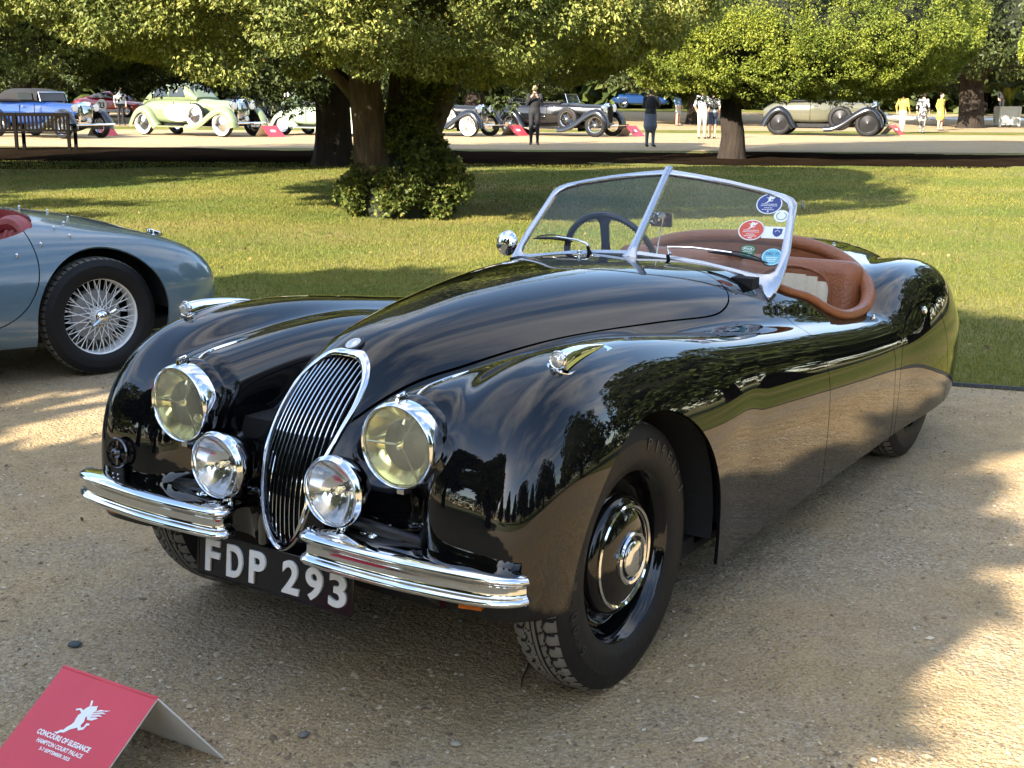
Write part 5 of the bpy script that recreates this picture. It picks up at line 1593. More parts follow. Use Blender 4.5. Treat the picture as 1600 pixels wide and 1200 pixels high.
def ac_car():
    th = -0.265
    e = empty('sports_car', (-1.8183, -4.0766, 0), th, 'pale blue open sports car with red seats and wire wheels at the left', 'car')
    V, Nn, Q = surface_net(ac_sdf, (-1.05, -.80, .13), (3.0, .80, .95), .014)
    T = tris(Q)
    zb = np.where(V[:, 0] < -.3, .205 + .05 * np.clip((-.4 - V[:, 0]) / .5, 0, 1), .205)
    V, Nn, T = clip(V, Nn, T, V[:, 2] - zb)
    for cx in (-.06, 2.226):
        ax, az = V[:, 0] - cx + .0, V[:, 2] - .325
        g = np.where(az > 0, np.hypot(ax, az * 1.0) - .368, np.abs(ax) - .368 - .02 * 0)
        V, Nn, T = clip(V, Nn, T, np.maximum(g, .42 - np.abs(V[:, 1])))
    COCK = both([tuple(p) for p in catmull([(1.25, 0), (1.2, .40), (.95, .55), (.55, .57), (.32, .545), (.20, .46), (.15, .30), (.13, .0)], 5)])
    V, Nn, T = clip(V, Nn, T, np.maximum(-poly_sdf(V[:, 0], V[:, 1], COCK), .5 - V[:, 2]))
    DOOR = [tuple(p) for p in catmull([(.262, .95), (.262, .71), (.27, .60), (.30, .50), (.37, .40), (.48, .33), (.65, .29), (.95, .28), (.98, .5), (.98, .95)], 5)]
    parts = []
    for s in (1, -1):
        g = np.minimum(poly_sdf(V[:, 0], V[:, 2], DOOR), s * V[:, 1] - .45)
        parts.append(('door', clip(V, Nn, T, g - .003))); V, Nn, T = clip(V, Nn, T, -g - .003)
    parts.append(('body', (V, Nn, T)))
    for nm, p in parts: panel(nm, p, M['blue_paint'], e, .012)
    m = MB(); m.box((1.0, 0, .23), (3.2, 1.2, .06)); m.box((.35 - .28, 0, .5), (.06, .95, .45)); m.box((-.55, 0, .40), (.5, .8, .3))
    for cx in (-.06, 2.226):
        for s in (1, -1):
            m.add([(cx-.40, s*.44, .2), (cx+.40, s*.44, .2), (cx+.40, s*.44, .72), (cx-.40, s*.44, .72)], [(0, 1, 2, 3)])
            for k in range(28):
                a0, a1 = PI * k / 28, PI * (k + 1) / 28
                m.add([(cx + .40 * math.cos(a), y, .325 + .40 * math.sin(a)) for a in (a0, a1) for y in (s*.44, s*(.70 - .11 * math.sin((a0 + a1) / 2)))], [(0, 1, 3, 2)])
    m.obj('underbody', M['dark'], e)
    # wheels
    sw, tm = tyre_meshes(.318, .135, .205, 'tyre')
    rim = MB(); rim.lathe([(.196, -.045), (.207, -.052), (.207, .052), (.213, .060), (.219, .062), (.219, .055), (.210, .046), (.200, .040), (.196, .0), (.196, -.045)], 56)
    rim_me = rim.mesh('rim', M['wire_white'])
    sp = MB(); sp.tube([(0, 0, 0), (0, 0, 1)], 1, 5, cap=False); 
    for cx, s in ((-.06, 1), (-.06, -1), (2.226, 1), (2.226, -1)):
        w = tag(empty('wheel'), 'white wire wheel with knock-off spinner' if cx < 0 and s > 0 else None); w.parent = e
        w.matrix_local = frame((cx, s * .63, .318), (0, s, 0), (0, 0, 1))
        t = obj('tyre', sw, w); obj('tread', tm, t); obj('rim', rim_me, w)
        m = MB(); m.lathe([(.045, -.05), (.045, .03), (.040, .055), (.036, .062)], 24); m.obj('hub', M['wire_white'], w)
        m = MB(); m.lathe([(.036, .058), (.038, .068), (.030, .082), (.020, .088), (.001, .090)], 24)
        for a in (-60, 120):
            c_, s_ = math.cos(math.radians(a)), math.sin(math.radians(a))
            m.tube([(.02*c_, .02*s_, .075), (.05*c_, .05*s_, .085), (.078*c_, .078*s_, .092)], [.013, .012, .009], 8)
        m.obj('spinner', M['chrome'], w)
        m = MB(); m.lathe([(.14, -.06), (.14, -.02), (.135, -.012), (.06, -.010)], 32); m.obj('brake_drum', M['brake'], w)
        if s > 0:
            pr = None; nsp = 72 if cx < 0 else 32
            for k in range(nsp):
                lay = k % 2; a = 2*PI*k/nsp; da = (.55 if (k // 2) % 2 else -.55)
                p0 = Vector((.043*math.cos(a+da), .043*math.sin(a+da), .048 if lay else -.03)); p1 = Vector((.198*math.cos(a), .198*math.sin(a), .028 if lay else -.018))
                d = p1 - p0
                if pr is None:
                    q = MB(); q.tube([(0, 0, 0), (0, 0, d.length)], .0022, 6); pr = q.mesh('spoke', M['wire_white'])
                o = obj('spoke', pr, w); F4 = frame(p0, d)
                o.matrix_local = F4 @ Matrix.Diagonal((1, 1, d.length / max(1e-6, pr.vertices[-1].co.z), 1))
    # interior
    m = MB(); V = []; F = []
    P = np.array(COCK); n = len(P)
    for p in P:
        z = top_z(p[0], min(abs(p[1]), .6), 1.0, ac_sdf); V += [(p[0], p[1]*.985, z - .002), (p[0], p[1] * .95, .40)]
    for i in range(n): j = (i+1) % n; F.append((2*i, 2*j, 2*j+1, 2*i+1))
    m.add(V, F); m.obj('cockpit_lining', M['red_leather'], e)
    for s in (1, -1):
        st = tag(empty('seat', (0, s*.29, 0)), 'red leather pleated seat'); st.parent = e
        for k in range(5):
            y0 = -.16 + .08*k; q = MB(); V = []; F = []
            top = .80 - .6 * max(0, abs(y0) - .09)
            for j, z in enumerate(np.linspace(.42, top, 7)):
                xb = .30 - (z - .42) * .22
                for a in range(5): t = -1 + a*.5; V.append((xb + .028*(1 - t*t) * min(1, (top - z)/.03 + .3), y0 + t*.04, z))
                if j:
                    b = (j-1)*5
                    for a in range(4): F.append((b+a, b+a+1, b+a+6, b+a+5))
            q.add(V, F); q.obj('pleat', M['red_leather'], st)
        q = MB(); q.tube(catmull([(.31, -.21, .42), (.25, -.215, .65), (.22, -.17, .77), (.21, 0, .805), (.22, .17, .77), (.25, .215, .65), (.31, .21, .42)], 5), .045, 10); q.obj('seat_bolster', M['red_leather'], st)
        q = MB(); q.box((.55, 0, .38), (.5, .42, .12)); q.obj('cushion', M['red_leather'], st)
    # filler cap, studs, tail lamp, pillar
    z = top_z(-.55, .34, 1.0, ac_sdf); nrm = sdf_grad(ac_sdf, np.array([[-.55, .34, z]]))[1][0]
    m = MB(); m.lathe([(.030, -.005), (.032, .012), (.046, .016), (.047, .028), (.040, .034), (.001, .036)], 24, frame((-.55, .34, z), nrm)); m.box((-.50, .36, z + .02), (.05, .02, .012)); m.obj('filler_cap', M['chrome'], e)
    for (x, y) in ((.10, .52), (.05, .60), (.22, .635), (.02, .46), (-.05, .35), (-.02, .15), (.36, .665), (.08, .0)):
        z = top_z(x, y, 1.0, ac_sdf); m = MB(); m.lathe([(.007, -.002), (.006, .010), (.008, .014), (.001, .022)], 10, Matrix.Translation((x, y, z))); m.obj('hood_stud', M['chrome'], e)
    _X = np.arange(-1.05, -.4, .002); _tx = _X[int(np.argmax(ac_sdf(_X, np.full_like(_X, .42), np.full_like(_X, .47)) < 0))]
    m = MB(); m.lathe([(.03, -.02), (.032, .0), (.025, .012), (.001, .016)], 18, frame((_tx, .42, .47), (-.95, .25, .1))); m.obj('tail_lamp', M['red_lens'], e)
    m = MB(); m.lathe([(.12, -.03), (.14, .0), (.15, .01)], 4); 
    m2 = MB(); m2.tube([(1.22, -.5, .86), (1.10, -.48, 1.18), (1.05, 0, 1.22), (1.10, .48, 1.18), (1.22, .5, .86)], .012, 8); m2.obj('screen_frame', M['chrome'], e)
    m2 = MB(); m2.add([(1.21, -.48, .88), (1.21, .48, .88), (1.10, .46, 1.17), (1.10, -.46, 1.17)], [(0, 1, 2, 3)]); m2.obj('screen_pane', M['glass'], e, smooth=False)
ac_car()

# ================================================================== cars lined up along the far path
def cmat(name, col, rough=.18): 
    M[name] = pmat(name, col, rough, var=.05, scale=2, coat=.8); return M[name]
cmat('car_blue', (.010, .034, .135)); cmat('car_black', (.005, .005, .006)); cmat('car_green', (.165, .20, .105)); cmat('car_cream', (.42, .43, .34), .3)
cmat('car_red', (.42, .02, .025)); cmat('car_grey', (.10, .11, .11)); cmat('car_beige', (.10, .097, .066)); cmat('car_mint', (.27, .33, .235)); cmat('car_navy', (.012, .016, .03)); cmat('car_sky', (.010, .035, .11))
M['hood_cloth'] = pmat('hood_cloth', (.012, .012, .014), .9, var=.3, scale=40)
M['hood_green'] = pmat('green_hood_cloth', (.06, .09, .06), .9, var=.3, scale=40)
M['whitewall'] = pmat('whitewall', (.58, .57, .53), .6, var=.06)
M['dark_disc'] = pmat('dark_wheel_disc', (.03, .03, .032), .25, .6, var=.2)
M['win'] = pmat('car_window', (.02, .025, .028), .05, var=.2, ior=1.5)

def loft(m, st, nn=20, cap=True):
    """st: list of (x, half width, z bottom, z top, exponent, [y centre])"""
    V = []; F = []
    for q in st:
        x, hw, zb, zt, ex = q[:5]; yc = q[5] if len(q) > 5 else 0
        zc, hz = (zb + zt) / 2, (zt - zb) / 2
        for k in range(nn):
            a = 2 * PI * k / nn; c, s = math.cos(a), math.sin(a)
            V.append((x, yc + hw * math.copysign(abs(c)**(2/ex), c), zc + hz * math.copysign(abs(s)**(2/ex), s)))
    for i in range(len(st) - 1):
        for k in range(nn):
            l = (k + 1) % nn; F.append((i*nn+k, (i+1)*nn+k, (i+1)*nn+l, i*nn+l))
    if cap: F.append(tuple(range(nn))); F.append(tuple((len(st)-1)*nn + k for k in range(nn))[::-1])
    m.add(V, F); return m

def stations(knots, n=24):
    """smooth list of stations from a few"""
    K = np.array(knots, float); x = K[:, 0]; fs = [spline(x, K[:, j]) for j in range(1, K.shape[1])]
    X = np.linspace(x.min(), x.max(), n)
    return [tuple([xx] + [float(f(xx)) for f in fs]) for xx in X]

def wing(e, path, s, y_in, y_out, mat, name='wing', th=.03):
    """mudguard: crowned strip swept along a side profile path [(x,z)]"""
    P = catmull([(x, 0, z) for x, z in path], 6); n = len(P)
    T = np.gradient(P, axis=0); T /= np.linalg.norm(T, axis=1, keepdims=True); N = np.stack([-T[:, 2], 0*T[:, 0], T[:, 0]], -1)
    N *= np.where(N[:, 2:3].sum() < 0, -1, 1)
    V = []; F = []; prof = [(0, -.01), (.15, .035), (.4, .055), (.65, .05), (.85, .02), (.97, -.05), (1.0, -.13)]
    for i in range(n):
        for (u, h) in prof: q = P[i] + N[i] * h; V.append((q[0], s * (y_in + (y_out - y_in) * u), q[2]))
        for (u, h) in prof[::-1]: q = P[i] + N[i] * (h - th); V.append((q[0], s * (y_in + (y_out - y_in) * u * .985), q[2]))
    k = 2 * len(prof)
    for i in range(n - 1):
        for j in range(k):
            l = (j + 1) % k; f = (i*k+j, i*k+l, (i+1)*k+l, (i+1)*k+j); F.append(f)
    F.append(tuple(range(k))); F.append(tuple((n-1)*k + j for j in range(k))[::-1])
    m = MB(); m.add(V, F); return m.obj(name, mat, e, angle=45)

_wheel_cache = {}
def far_wheel(e, c, s, R, W, style, col=None, name='wheel'):
    key = (R, W, style, col)
    if key not in _wheel_cache:
        t = MB(); h = W / 2; Rr = R * .66 if style != 'disc' else R * .70
        t.lathe([(Rr, h*.8), (Rr + .01, h), (R*.86, h*1.05), (R*.95, h*.9), (R, h*.55), (R, -h*.55), (R*.95, -h*.9), (R*.86, -h*1.05), (Rr, -h*.8)], 36)
        tm = t.mesh('tyre', M['rubber'])
        wm = None
        if style.startswith('white'):
            w = MB(); w.lathe([(Rr*.99, h*.9), (R*.78, h*1.075), (R*.90, h*1.06)], 36); wm = w.mesh('whitewall', M['whitewall'])
        r = MB(); r.lathe([(Rr*.96, -h*.6), (Rr, h*.7), (Rr*1.02, h*.85), (Rr*.95, h*.7), (Rr*.93, h*.3)], 36); rm = r.mesh('rim', col or M['wire_white'])
        d = MB()
        if 'wire' in style:
            for k in range(28):
                a = 2*PI*k/28; da = .5 if k % 2 else -.5
                d.tube([(.035*math.cos(a+da), .035*math.sin(a+da), h*.6 if (k//2) % 2 else -h*.2), (Rr*.95*math.cos(a), Rr*.95*math.sin(a), h*.25)], .006, 4, cap=False)
            d.lathe([(.05, -h), (.05, h*.6), (.03, h*.9), (.001, h*1.0)], 14)
        elif 'mag' in style:
            for k in range(10):
                a = 2*PI*k/10; d.tube([(.03*math.cos(a), .03*math.sin(a), h*.5), (Rr*.95*math.cos(a), Rr*.95*math.sin(a), h*.55)], .016, 5)
            d.lathe([(.05, 0), (.05, h*.6), (.001, h*.7)], 12)
        else:
            d.lathe([(Rr*.95, h*.3), (Rr*.7, h*.45), (Rr*.35, h*.65), (Rr*.16, h*.8), (.001, h*.95)], 28)
        dm = d.mesh('spokes' if 'wire' in style else 'wheel_disc', col or M['wire_white'])
        _wheel_cache[key] = (tm, wm, rm, dm)
    tm, wm, rm, dm = _wheel_cache[key]
    w = empty(name); w.parent = e; w.matrix_local = frame(c, (0, s, 0), (0, 0, 1))
    t = obj('tyre', tm, w)
    if wm: obj('whitewall', wm, t)
    obj('rim', rm, w); obj('spokes' if 'wire' in style else 'wheel_disc', dm, w)
    return w

def far_lamp(e, c, R, name='headlamp', d=(1, 0, 0)):
    l = empty(name); l.parent = e
    m = MB(); m.lathe([(.001, -R*1.1), (R*.6, -R*.9), (R*.95, -R*.3), (R, 0), (R*.9, .01)], 20, frame(c, d)); m.obj('lamp_shell', M['chrome'], l)
    m = MB(); m.lathe([(R*.9, .005), (R*.5, R*.12), (.001, R*.16)], 20, frame(c, d)); m.obj('lens', M['st_white'], l)

def quad(e, pts, mat, name, t=.012):
    """flat panel standing proud of a body side"""
    P = [Vector(p) for p in pts]; n = (P[1]-P[0]).cross(P[2]-P[1]).normalized()
    m = MB(); k = len(P); V = [tuple(p - n*t) for p in P] + [tuple(p + n*t) for p in P]
    m.add(V, [tuple(range(k))[::-1], tuple(range(k, 2*k))] + [(i, (i+1) % k, k+(i+1) % k, k+i) for i in range(k)])
    return m.obj(name, mat, e, smooth=False)

GRP = 'cars lined up along the far path'
def heading(deg):   # facing right in the picture, turned deg towards the camera
    a = math.radians(deg); d = FLAT_R * math.cos(a) - FLAT_F * math.sin(a)
    return math.atan2(d[1], d[0])

def vintage(s, lat, deg, label, wb, style, p):
    """origin on the ground midway between the axles; x forward. p: colours and body kind"""
    g = at(s, lat); e = empty('vintage_car', tuple(g), heading(deg), label, 'car', GRP); e.scale = (p.get('k', 1.0),) * 3
    R = p.get('R', .37); tw = p.get('track', .70); f, r = wb/2, -wb/2
    body, wingc = p['body'], p.get('wing', p['body'])
    for x in (f, r):
        for sd in (1, -1): far_wheel(e, (x, sd*tw, R), sd, R, p.get('W', .16), style, p.get('wheelcol'))
    bz, bh = p.get('bz', .42), p.get('bonnet_h', 1.02)
    # bonnet and body
    m = MB(); loft(m, stations([(f + .12, .26, bz + .06, bh - .02, 3.2), (f - .3, .31, bz, bh, 3.4), (f - .9, .40, bz, bh + .02, 3.6), (f - 1.25, .48, bz, bh + .05, 3.8)], 14)); m.obj('bonnet', body, e)
    tail = p.get('tail', 'round')
    if tail == 'fast': K = [(f - 1.25, .49, bz - .06, bh + .05, 4), (f - 1.9, .64, bz - .08, bh + .03, 4), (r + .4, .66, bz - .06, bh + .02, 3.8), (r - .2, .58, bz - .02, bh - .08, 3.2), (r - .75, .30, bz + .02, bz + .30, 2.6)]
    else: K = [(f - 1.25, .49, bz - .06, bh + .05, 4), (f - 1.7, .62, bz - .08, bh + .05, 4.4), (r + .3, .66, bz - .06, bh + .02, 4.2), (r - .35, .60, bz, bh - .05, 3.6), (r - .62, .46, bz + .08, bh - .2, 3)]
    m = MB(); loft(m, stations(K, 20)); bo = m.obj('body', body, e)
    m = MB(); m.box(((f + r)/2, 0, .36), (wb - .3, .9, .12)); m.obj('chassis', M['black_trim'], e)
    # radiator
    m = MB(); loft(m, [(f + .08, .27, bz - .02, bh + .05, 3.4), (f + .20, .27, bz - .02, bh + .05, 3.4), (f + .225, .24, bz + .02, bh + .01, 3.2)]); rad = m.obj('radiator', M['chrome'], e)
    q = MB()
    for k in range(-5, 6): q.box((f + .228, k * .04, (bz + bh) / 2), (.012, .012, bh - bz - .12))
    q.obj('radiator_slats', p.get('slats', M['black_trim']), rad)
    # wings and running boards
    z0 = .30
    for sd in (1, -1):
        if p.get('wings') == 'cycle':
            wing(e, [(f - .46, .52), (f - .36, .70), (f - .12, R*2 + .06), (f + .18, R*2 + .03), (f + .40, R*1.35)], sd, tw - .14, tw + .12, wingc, 'front_wing')
        else:
            wing(e, [(f + .50, R*.75), (f + .44, R*1.4), (f + .22, R*2.05), (f - .06, R*2.22), (f - .45, R*1.80), (f - .85, R*1.15), (f - 1.2, z0 + .03), (f - 1.5, z0)], sd, tw - .18, tw + .14, wingc, 'front_wing')
        wing(e, [(r + .60, z0), (r + .48, R*1.1), (r + .30, R*1.8), (r + .02, R*2.22), (r - .28, R*1.95), (r - .48, R*1.35), (r - .60, R*.8)], sd, tw - .18, tw + .14, wingc, 'rear_wing')
        m = MB(); m.box(((f - 1.45 + r + .58)/2, sd*(tw - .04), z0 - .02), ((f - 1.45) - (r + .58), .28, .04)); m.obj('running_board', wingc, e)
        far_lamp(e, (f + .22, sd*.40, bh - .13), p.get('lamp', .13))
    if p.get('fog'): far_lamp(e, (f + .35, -.0, bz + .12), .085, 'fog_lamp')
    m = MB(); m.tube([(f + .62, -.72, .42), (f + .70, -.4, .42), (f + .70, .4, .42), (f + .62, .72, .42)], .030, 8); m.obj('bumper', M['chrome'], e)
    m = MB(); m.box((f + .67, 0, .34), (.01, .46, .12)); pl = m.obj('number_plate', M['plate_black'], e)
    if p.get('plate'):
        o = obj('lettering', fit_text(text_mesh(p['plate'], .1, extrude=.002, offset=.003, mat=M['plate_white']), .38, .075), pl); o.matrix_local = frame((f + .68, 0, .34), (1, 0, 0), (0, 1, 0))
    # cabin
    cab = p.get('cab')
    x0, x1 = f - 1.35, r + .1
    if cab == 'saloon':
        K = [(x0 + .12, .50, bh - .06, bh + .10, 3), (x0 - .25, .56, bh - .1, 1.50, 3.4), (x0 - .9, .58, bh - .1, 1.58, 3.4), (r + .35, .56, bh - .1, 1.50, 3.2), (r - .15, .46, bh - .14, 1.22, 2.8), (r - .45, .3, bh - .2, bh - .02, 2.4)]
        m = MB(); loft(m, stations(K, 18)); m.obj('roof', body, e)
        for sd in (-1, 1):
            for (a, b, zt0, zt1) in ((x0 - .30, x0 - .92, 1.45, 1.49), (x0 - .99, x0 - 1.55, 1.49, 1.42)):
                quad(e, [(a + .02, sd*.575, bh + .10), (a - .06, sd*.545, zt0), (b + .03, sd*.545, zt1), (b - .02, sd*.585, bh + .10)][::-sd], M['win'], 'side_window', .014)
        quad(e, [(x0 + .06, -.44, bh + .10), (x0 + .06, .44, bh + .10), (x0 - .20, .42, 1.44), (x0 - .20, -.42, 1.44)], M['win'], 'windscreen', .02)
    elif cab == 'hood':
        K = [(x0 + .02, .54, bh + .0, 1.36, 3.4), (x0 - .5, .58, bh, 1.47, 3.6), (x0 - 1.1, .58, bh, 1.47, 3.4), (x1 - .1, .54, bh, 1.38, 3), (x1 - .42, .46, bh, 1.12, 2.8)]
        m = MB(); loft(m, stations(K, 14)); m.obj('hood', p.get('hood', M['hood_cloth']), e)
        for sd in (-1, 1): quad(e, [(x0 - .1, sd*.59, bh + .10), (x0 - .14, sd*.585, 1.34), (x0 - .75, sd*.60, 1.36), (x0 - .75, sd*.61, bh + .10)][::-sd], M['win'], 'side_window', .012)
        quad(e, [(x0 + .12, -.46, bh + .06), (x0 + .12, .46, bh + .06), (x0 + .02, .44, 1.33), (x0 + .02, -.44, 1.33)], M['win'], 'windscreen', .016)
        m = MB(); m.tube([(x0 + .14, -.50, bh + .05), (x0 + .03, -.48, 1.36), (x0 + .03, .48, 1.36), (x0 + .14, .50, bh + .05)], .018, 6); m.obj('screen_frame', M['chrome'], e)
    elif cab == 'open':
        m = MB(); m.tube([(x0 + .10, -.48, bh + .04), (x0 - .02, -.46, bh + .36), (x0 - .02, .46, bh + .36), (x0 + .10, .48, bh + .04)], .014, 6); m.obj('screen_frame', M['chrome'], e)
        quad(e, [(x0 + .10, -.46, bh + .05), (x0 + .10, .46, bh + .05), (x0 - .01, .44, bh + .35), (x0 - .01, -.44, bh + .35)], M['glass'], 'windscreen', .004)
        m = MB(); loft(m, stations([(x0 - .2, .50, bh, bh + .075, 4), (x0 - .9, .56, bh, bh + .08, 4), (x1 - .2, .54, bh, bh + .07, 4)], 8)); m.obj('tonneau', p.get('hood', M['hood_cloth']), e)
        m = MB(); m.tube([(x1 - .30, -.5, bh + .10), (x1 - .36, 0, bh + .14), (x1 - .30, .5, bh + .10)], .09, 10); m.obj('folded_hood', p.get('hood', M['hood_cloth']), e)
    if p.get('spare'):
        far_wheel(e, (p['spare'], -(tw + .02), .62), -1, R*.97, .14, style, p.get('wheelcol'), 'spare_wheel')
    if p.get('side_panel'):
        x = (f - 1.0 + r + .6) / 2
        P = [(x + .62*math.cos(a), -.672, .70 + .27*math.sin(a)) for a in np.linspace(0, 2*PI, 28, endpoint=False)]
        quad(e, P, p['side_panel'], 'door_panel', .012)
    # door shut lines and handles on the camera's side
    for xd in (f - 1.32, f - 2.02):
        m = MB(); m.box((xd, -.655, (bz + bh)/2), (.012, .02, bh - bz - .1)); m.obj('door_gap', M['dark'], e)
    m = MB(); m.tube([(f - 1.9, -.68, bh - .10), (f - 1.78, -.69, bh - .10)], .012, 6); m.obj('door_handle', M['chrome'], e)
    return e

vintage(42.5, -15.3, 32, 'blue and black drophead coupe with chrome horseshoe radiator at the far left', 3.1, 'wire', dict(body=M['car_blue'], wing=M['car_black'], cab='hood', R=.37, wheelcol=M['chrome_dull'], lamp=.12, fog=True, bonnet_h=1.04, k=1.06))
vintage(45.2, -11.0, 30, 'pale green saloon with cream side panel and white tyres', 3.25, 'white_disc', dict(body=M['car_green'], cab='saloon', side_panel=M['car_cream'], R=.385, wheelcol=M['chrome_dull'], plate='BHF 847', fog=True, lamp=.15, tail='fast', spare=.55, bonnet_h=1.08, k=1.12))
vintage(46.2, -6.6, 30, 'mint and cream coupe half hidden by the shade-black tree trunk', 3.0, 'disc', dict(body=M['car_mint'], cab='hood', hood=M['hood_green'], R=.36, tail='fast', bonnet_h=.98))
vintage(46.8, -2.6, 30, 'black saloon with white wall tyres and red plate behind the ivy tree', 3.2, 'white_wire', dict(body=M['car_black'], cab='saloon', R=.40, spare=.75, lamp=.14, bonnet_h=1.08, slats=M['chrome']))
vintage(47.6, 1.75, 30, 'long black open tourer with wire wheels and side mounted spare', 3.5, 'wire', dict(body=M['car_black'], cab='open', R=.42, W=.14, spare=.62, wheelcol=M['chrome_dull'], wings='long', lamp=.15, bonnet_h=1.14))
vintage(50.2, 12.1, 22, 'beige vintage tourer with black wings and big plain wheels under the right yew', 3.1, 'disc', dict(body=M['car_beige'], wing=M['car_black'], cab='open', R=.44, W=.12, spare=.60, wheelcol=M['dark_disc'], lamp=.13, bonnet_h=1.16, bz=.5, k=1.08))

def modern(s, lat, deg, label, mat, L=4.3, H=1.27, number=None, group='cars parked beyond the path'):
    g = at(s, lat); e = empty('coupe', tuple(g), heading(deg), label, 'car', group)
    f, r = L*.29, -L*.29
    K = [(L*.5, .55, .30, .50, 2.8), (L*.44, .78, .22, .66, 3), (f, .88, .2, .80, 3.2), (.6, .88, .2, .86, 3.4), (-.6, .90, .2, .90, 3.4), (r - .1, .91, .2, .95, 3.2), (-L*.46, .80, .28, .86, 3), (-L*.5, .6, .38, .74, 2.8)]
    m = MB(); loft(m, stations(K, 26)); m.obj('body', mat, e)
    K = [(.85, .62, .78, .84, 3), (.30, .62, .80, H - .06, 3), (-.25, .60, .82, H, 3), (-.9, .56, .84, H - .12, 2.8), (-1.65, .45, .84, .93, 2.6)]
    m = MB(); loft(m, stations(K, 18)); m.obj('roof', mat, e)
    for sd in (-1, 1):
        quad(e, [(.40, sd*.635, .92), (.10, sd*.60, H - .08), (-.55, sd*.60, H - .08), (-.95, sd*.62, .95)][::-sd], M['win'], 'side_window', .02)
    quad(e, [(.80, -.5, .88), (.80, .5, .88), (.22, .46, H - .07), (.22, -.46, H - .07)], M['win'], 'windscreen', .03)
    for x in (f, r):
        for sd in (1, -1): far_wheel(e, (x, sd*.80, .33), sd, .33, .22, 'mag', M['chrome_dull'])
    for sd in (1, -1):
        m = MB(); m.lathe([(.10, 0), (.09, .02), (.001, .03)], 16, frame((L*.44, sd*.58, .62), (.8, sd*.3, .4))); m.obj('headlamp', M['st_white'], e)
    if number:
        for sd in (-1,):
            A = frame((-.15, sd*.90, .58), (0, sd, .03), (-sd, 0, 0)); A = Matrix(((1, 0, 0, -.15), (0, 0, sd*1.0, sd*.905), (0, 1, 0, .58), (0, 0, 0, 1)))
            m = MB(); m.lathe([(.001, .012), (.30, .012), (.30, -.03)], 28, frame((-.15, sd*.905, .58), (0, sd, 0))); ro = m.obj('roundel', M['white'], e)
            o = obj('lettering', fit_text(text_mesh(number, .2, extrude=.004, offset=.006, mat=M['plate_black']), .34, .30), ro); o.matrix_local = Matrix(((1, 0, 0, -.15), (0, 0, -1, -.922), (0, 1, 0, .58), (0, 0, 0, 1)))
        m = MB(); m.box((0, -.905, .34), (3.0, .02, .05)); m.box((0, -.905, .27), (3.0, .02, .03)); m.obj('side_stripe', M['white'], e)
    return e
modern(66, -20.3, 18, 'red racing coupe with number 23 in a white circle', M['car_red'], number='23')
modern(66, -12.9, 24, 'dark grey sports coupe far behind the green saloon', M['car_grey'])
modern(84, 8.2, 10, 'small bright blue car far off in the middle gap', M['car_sky'], L=3.6, H=1.1)

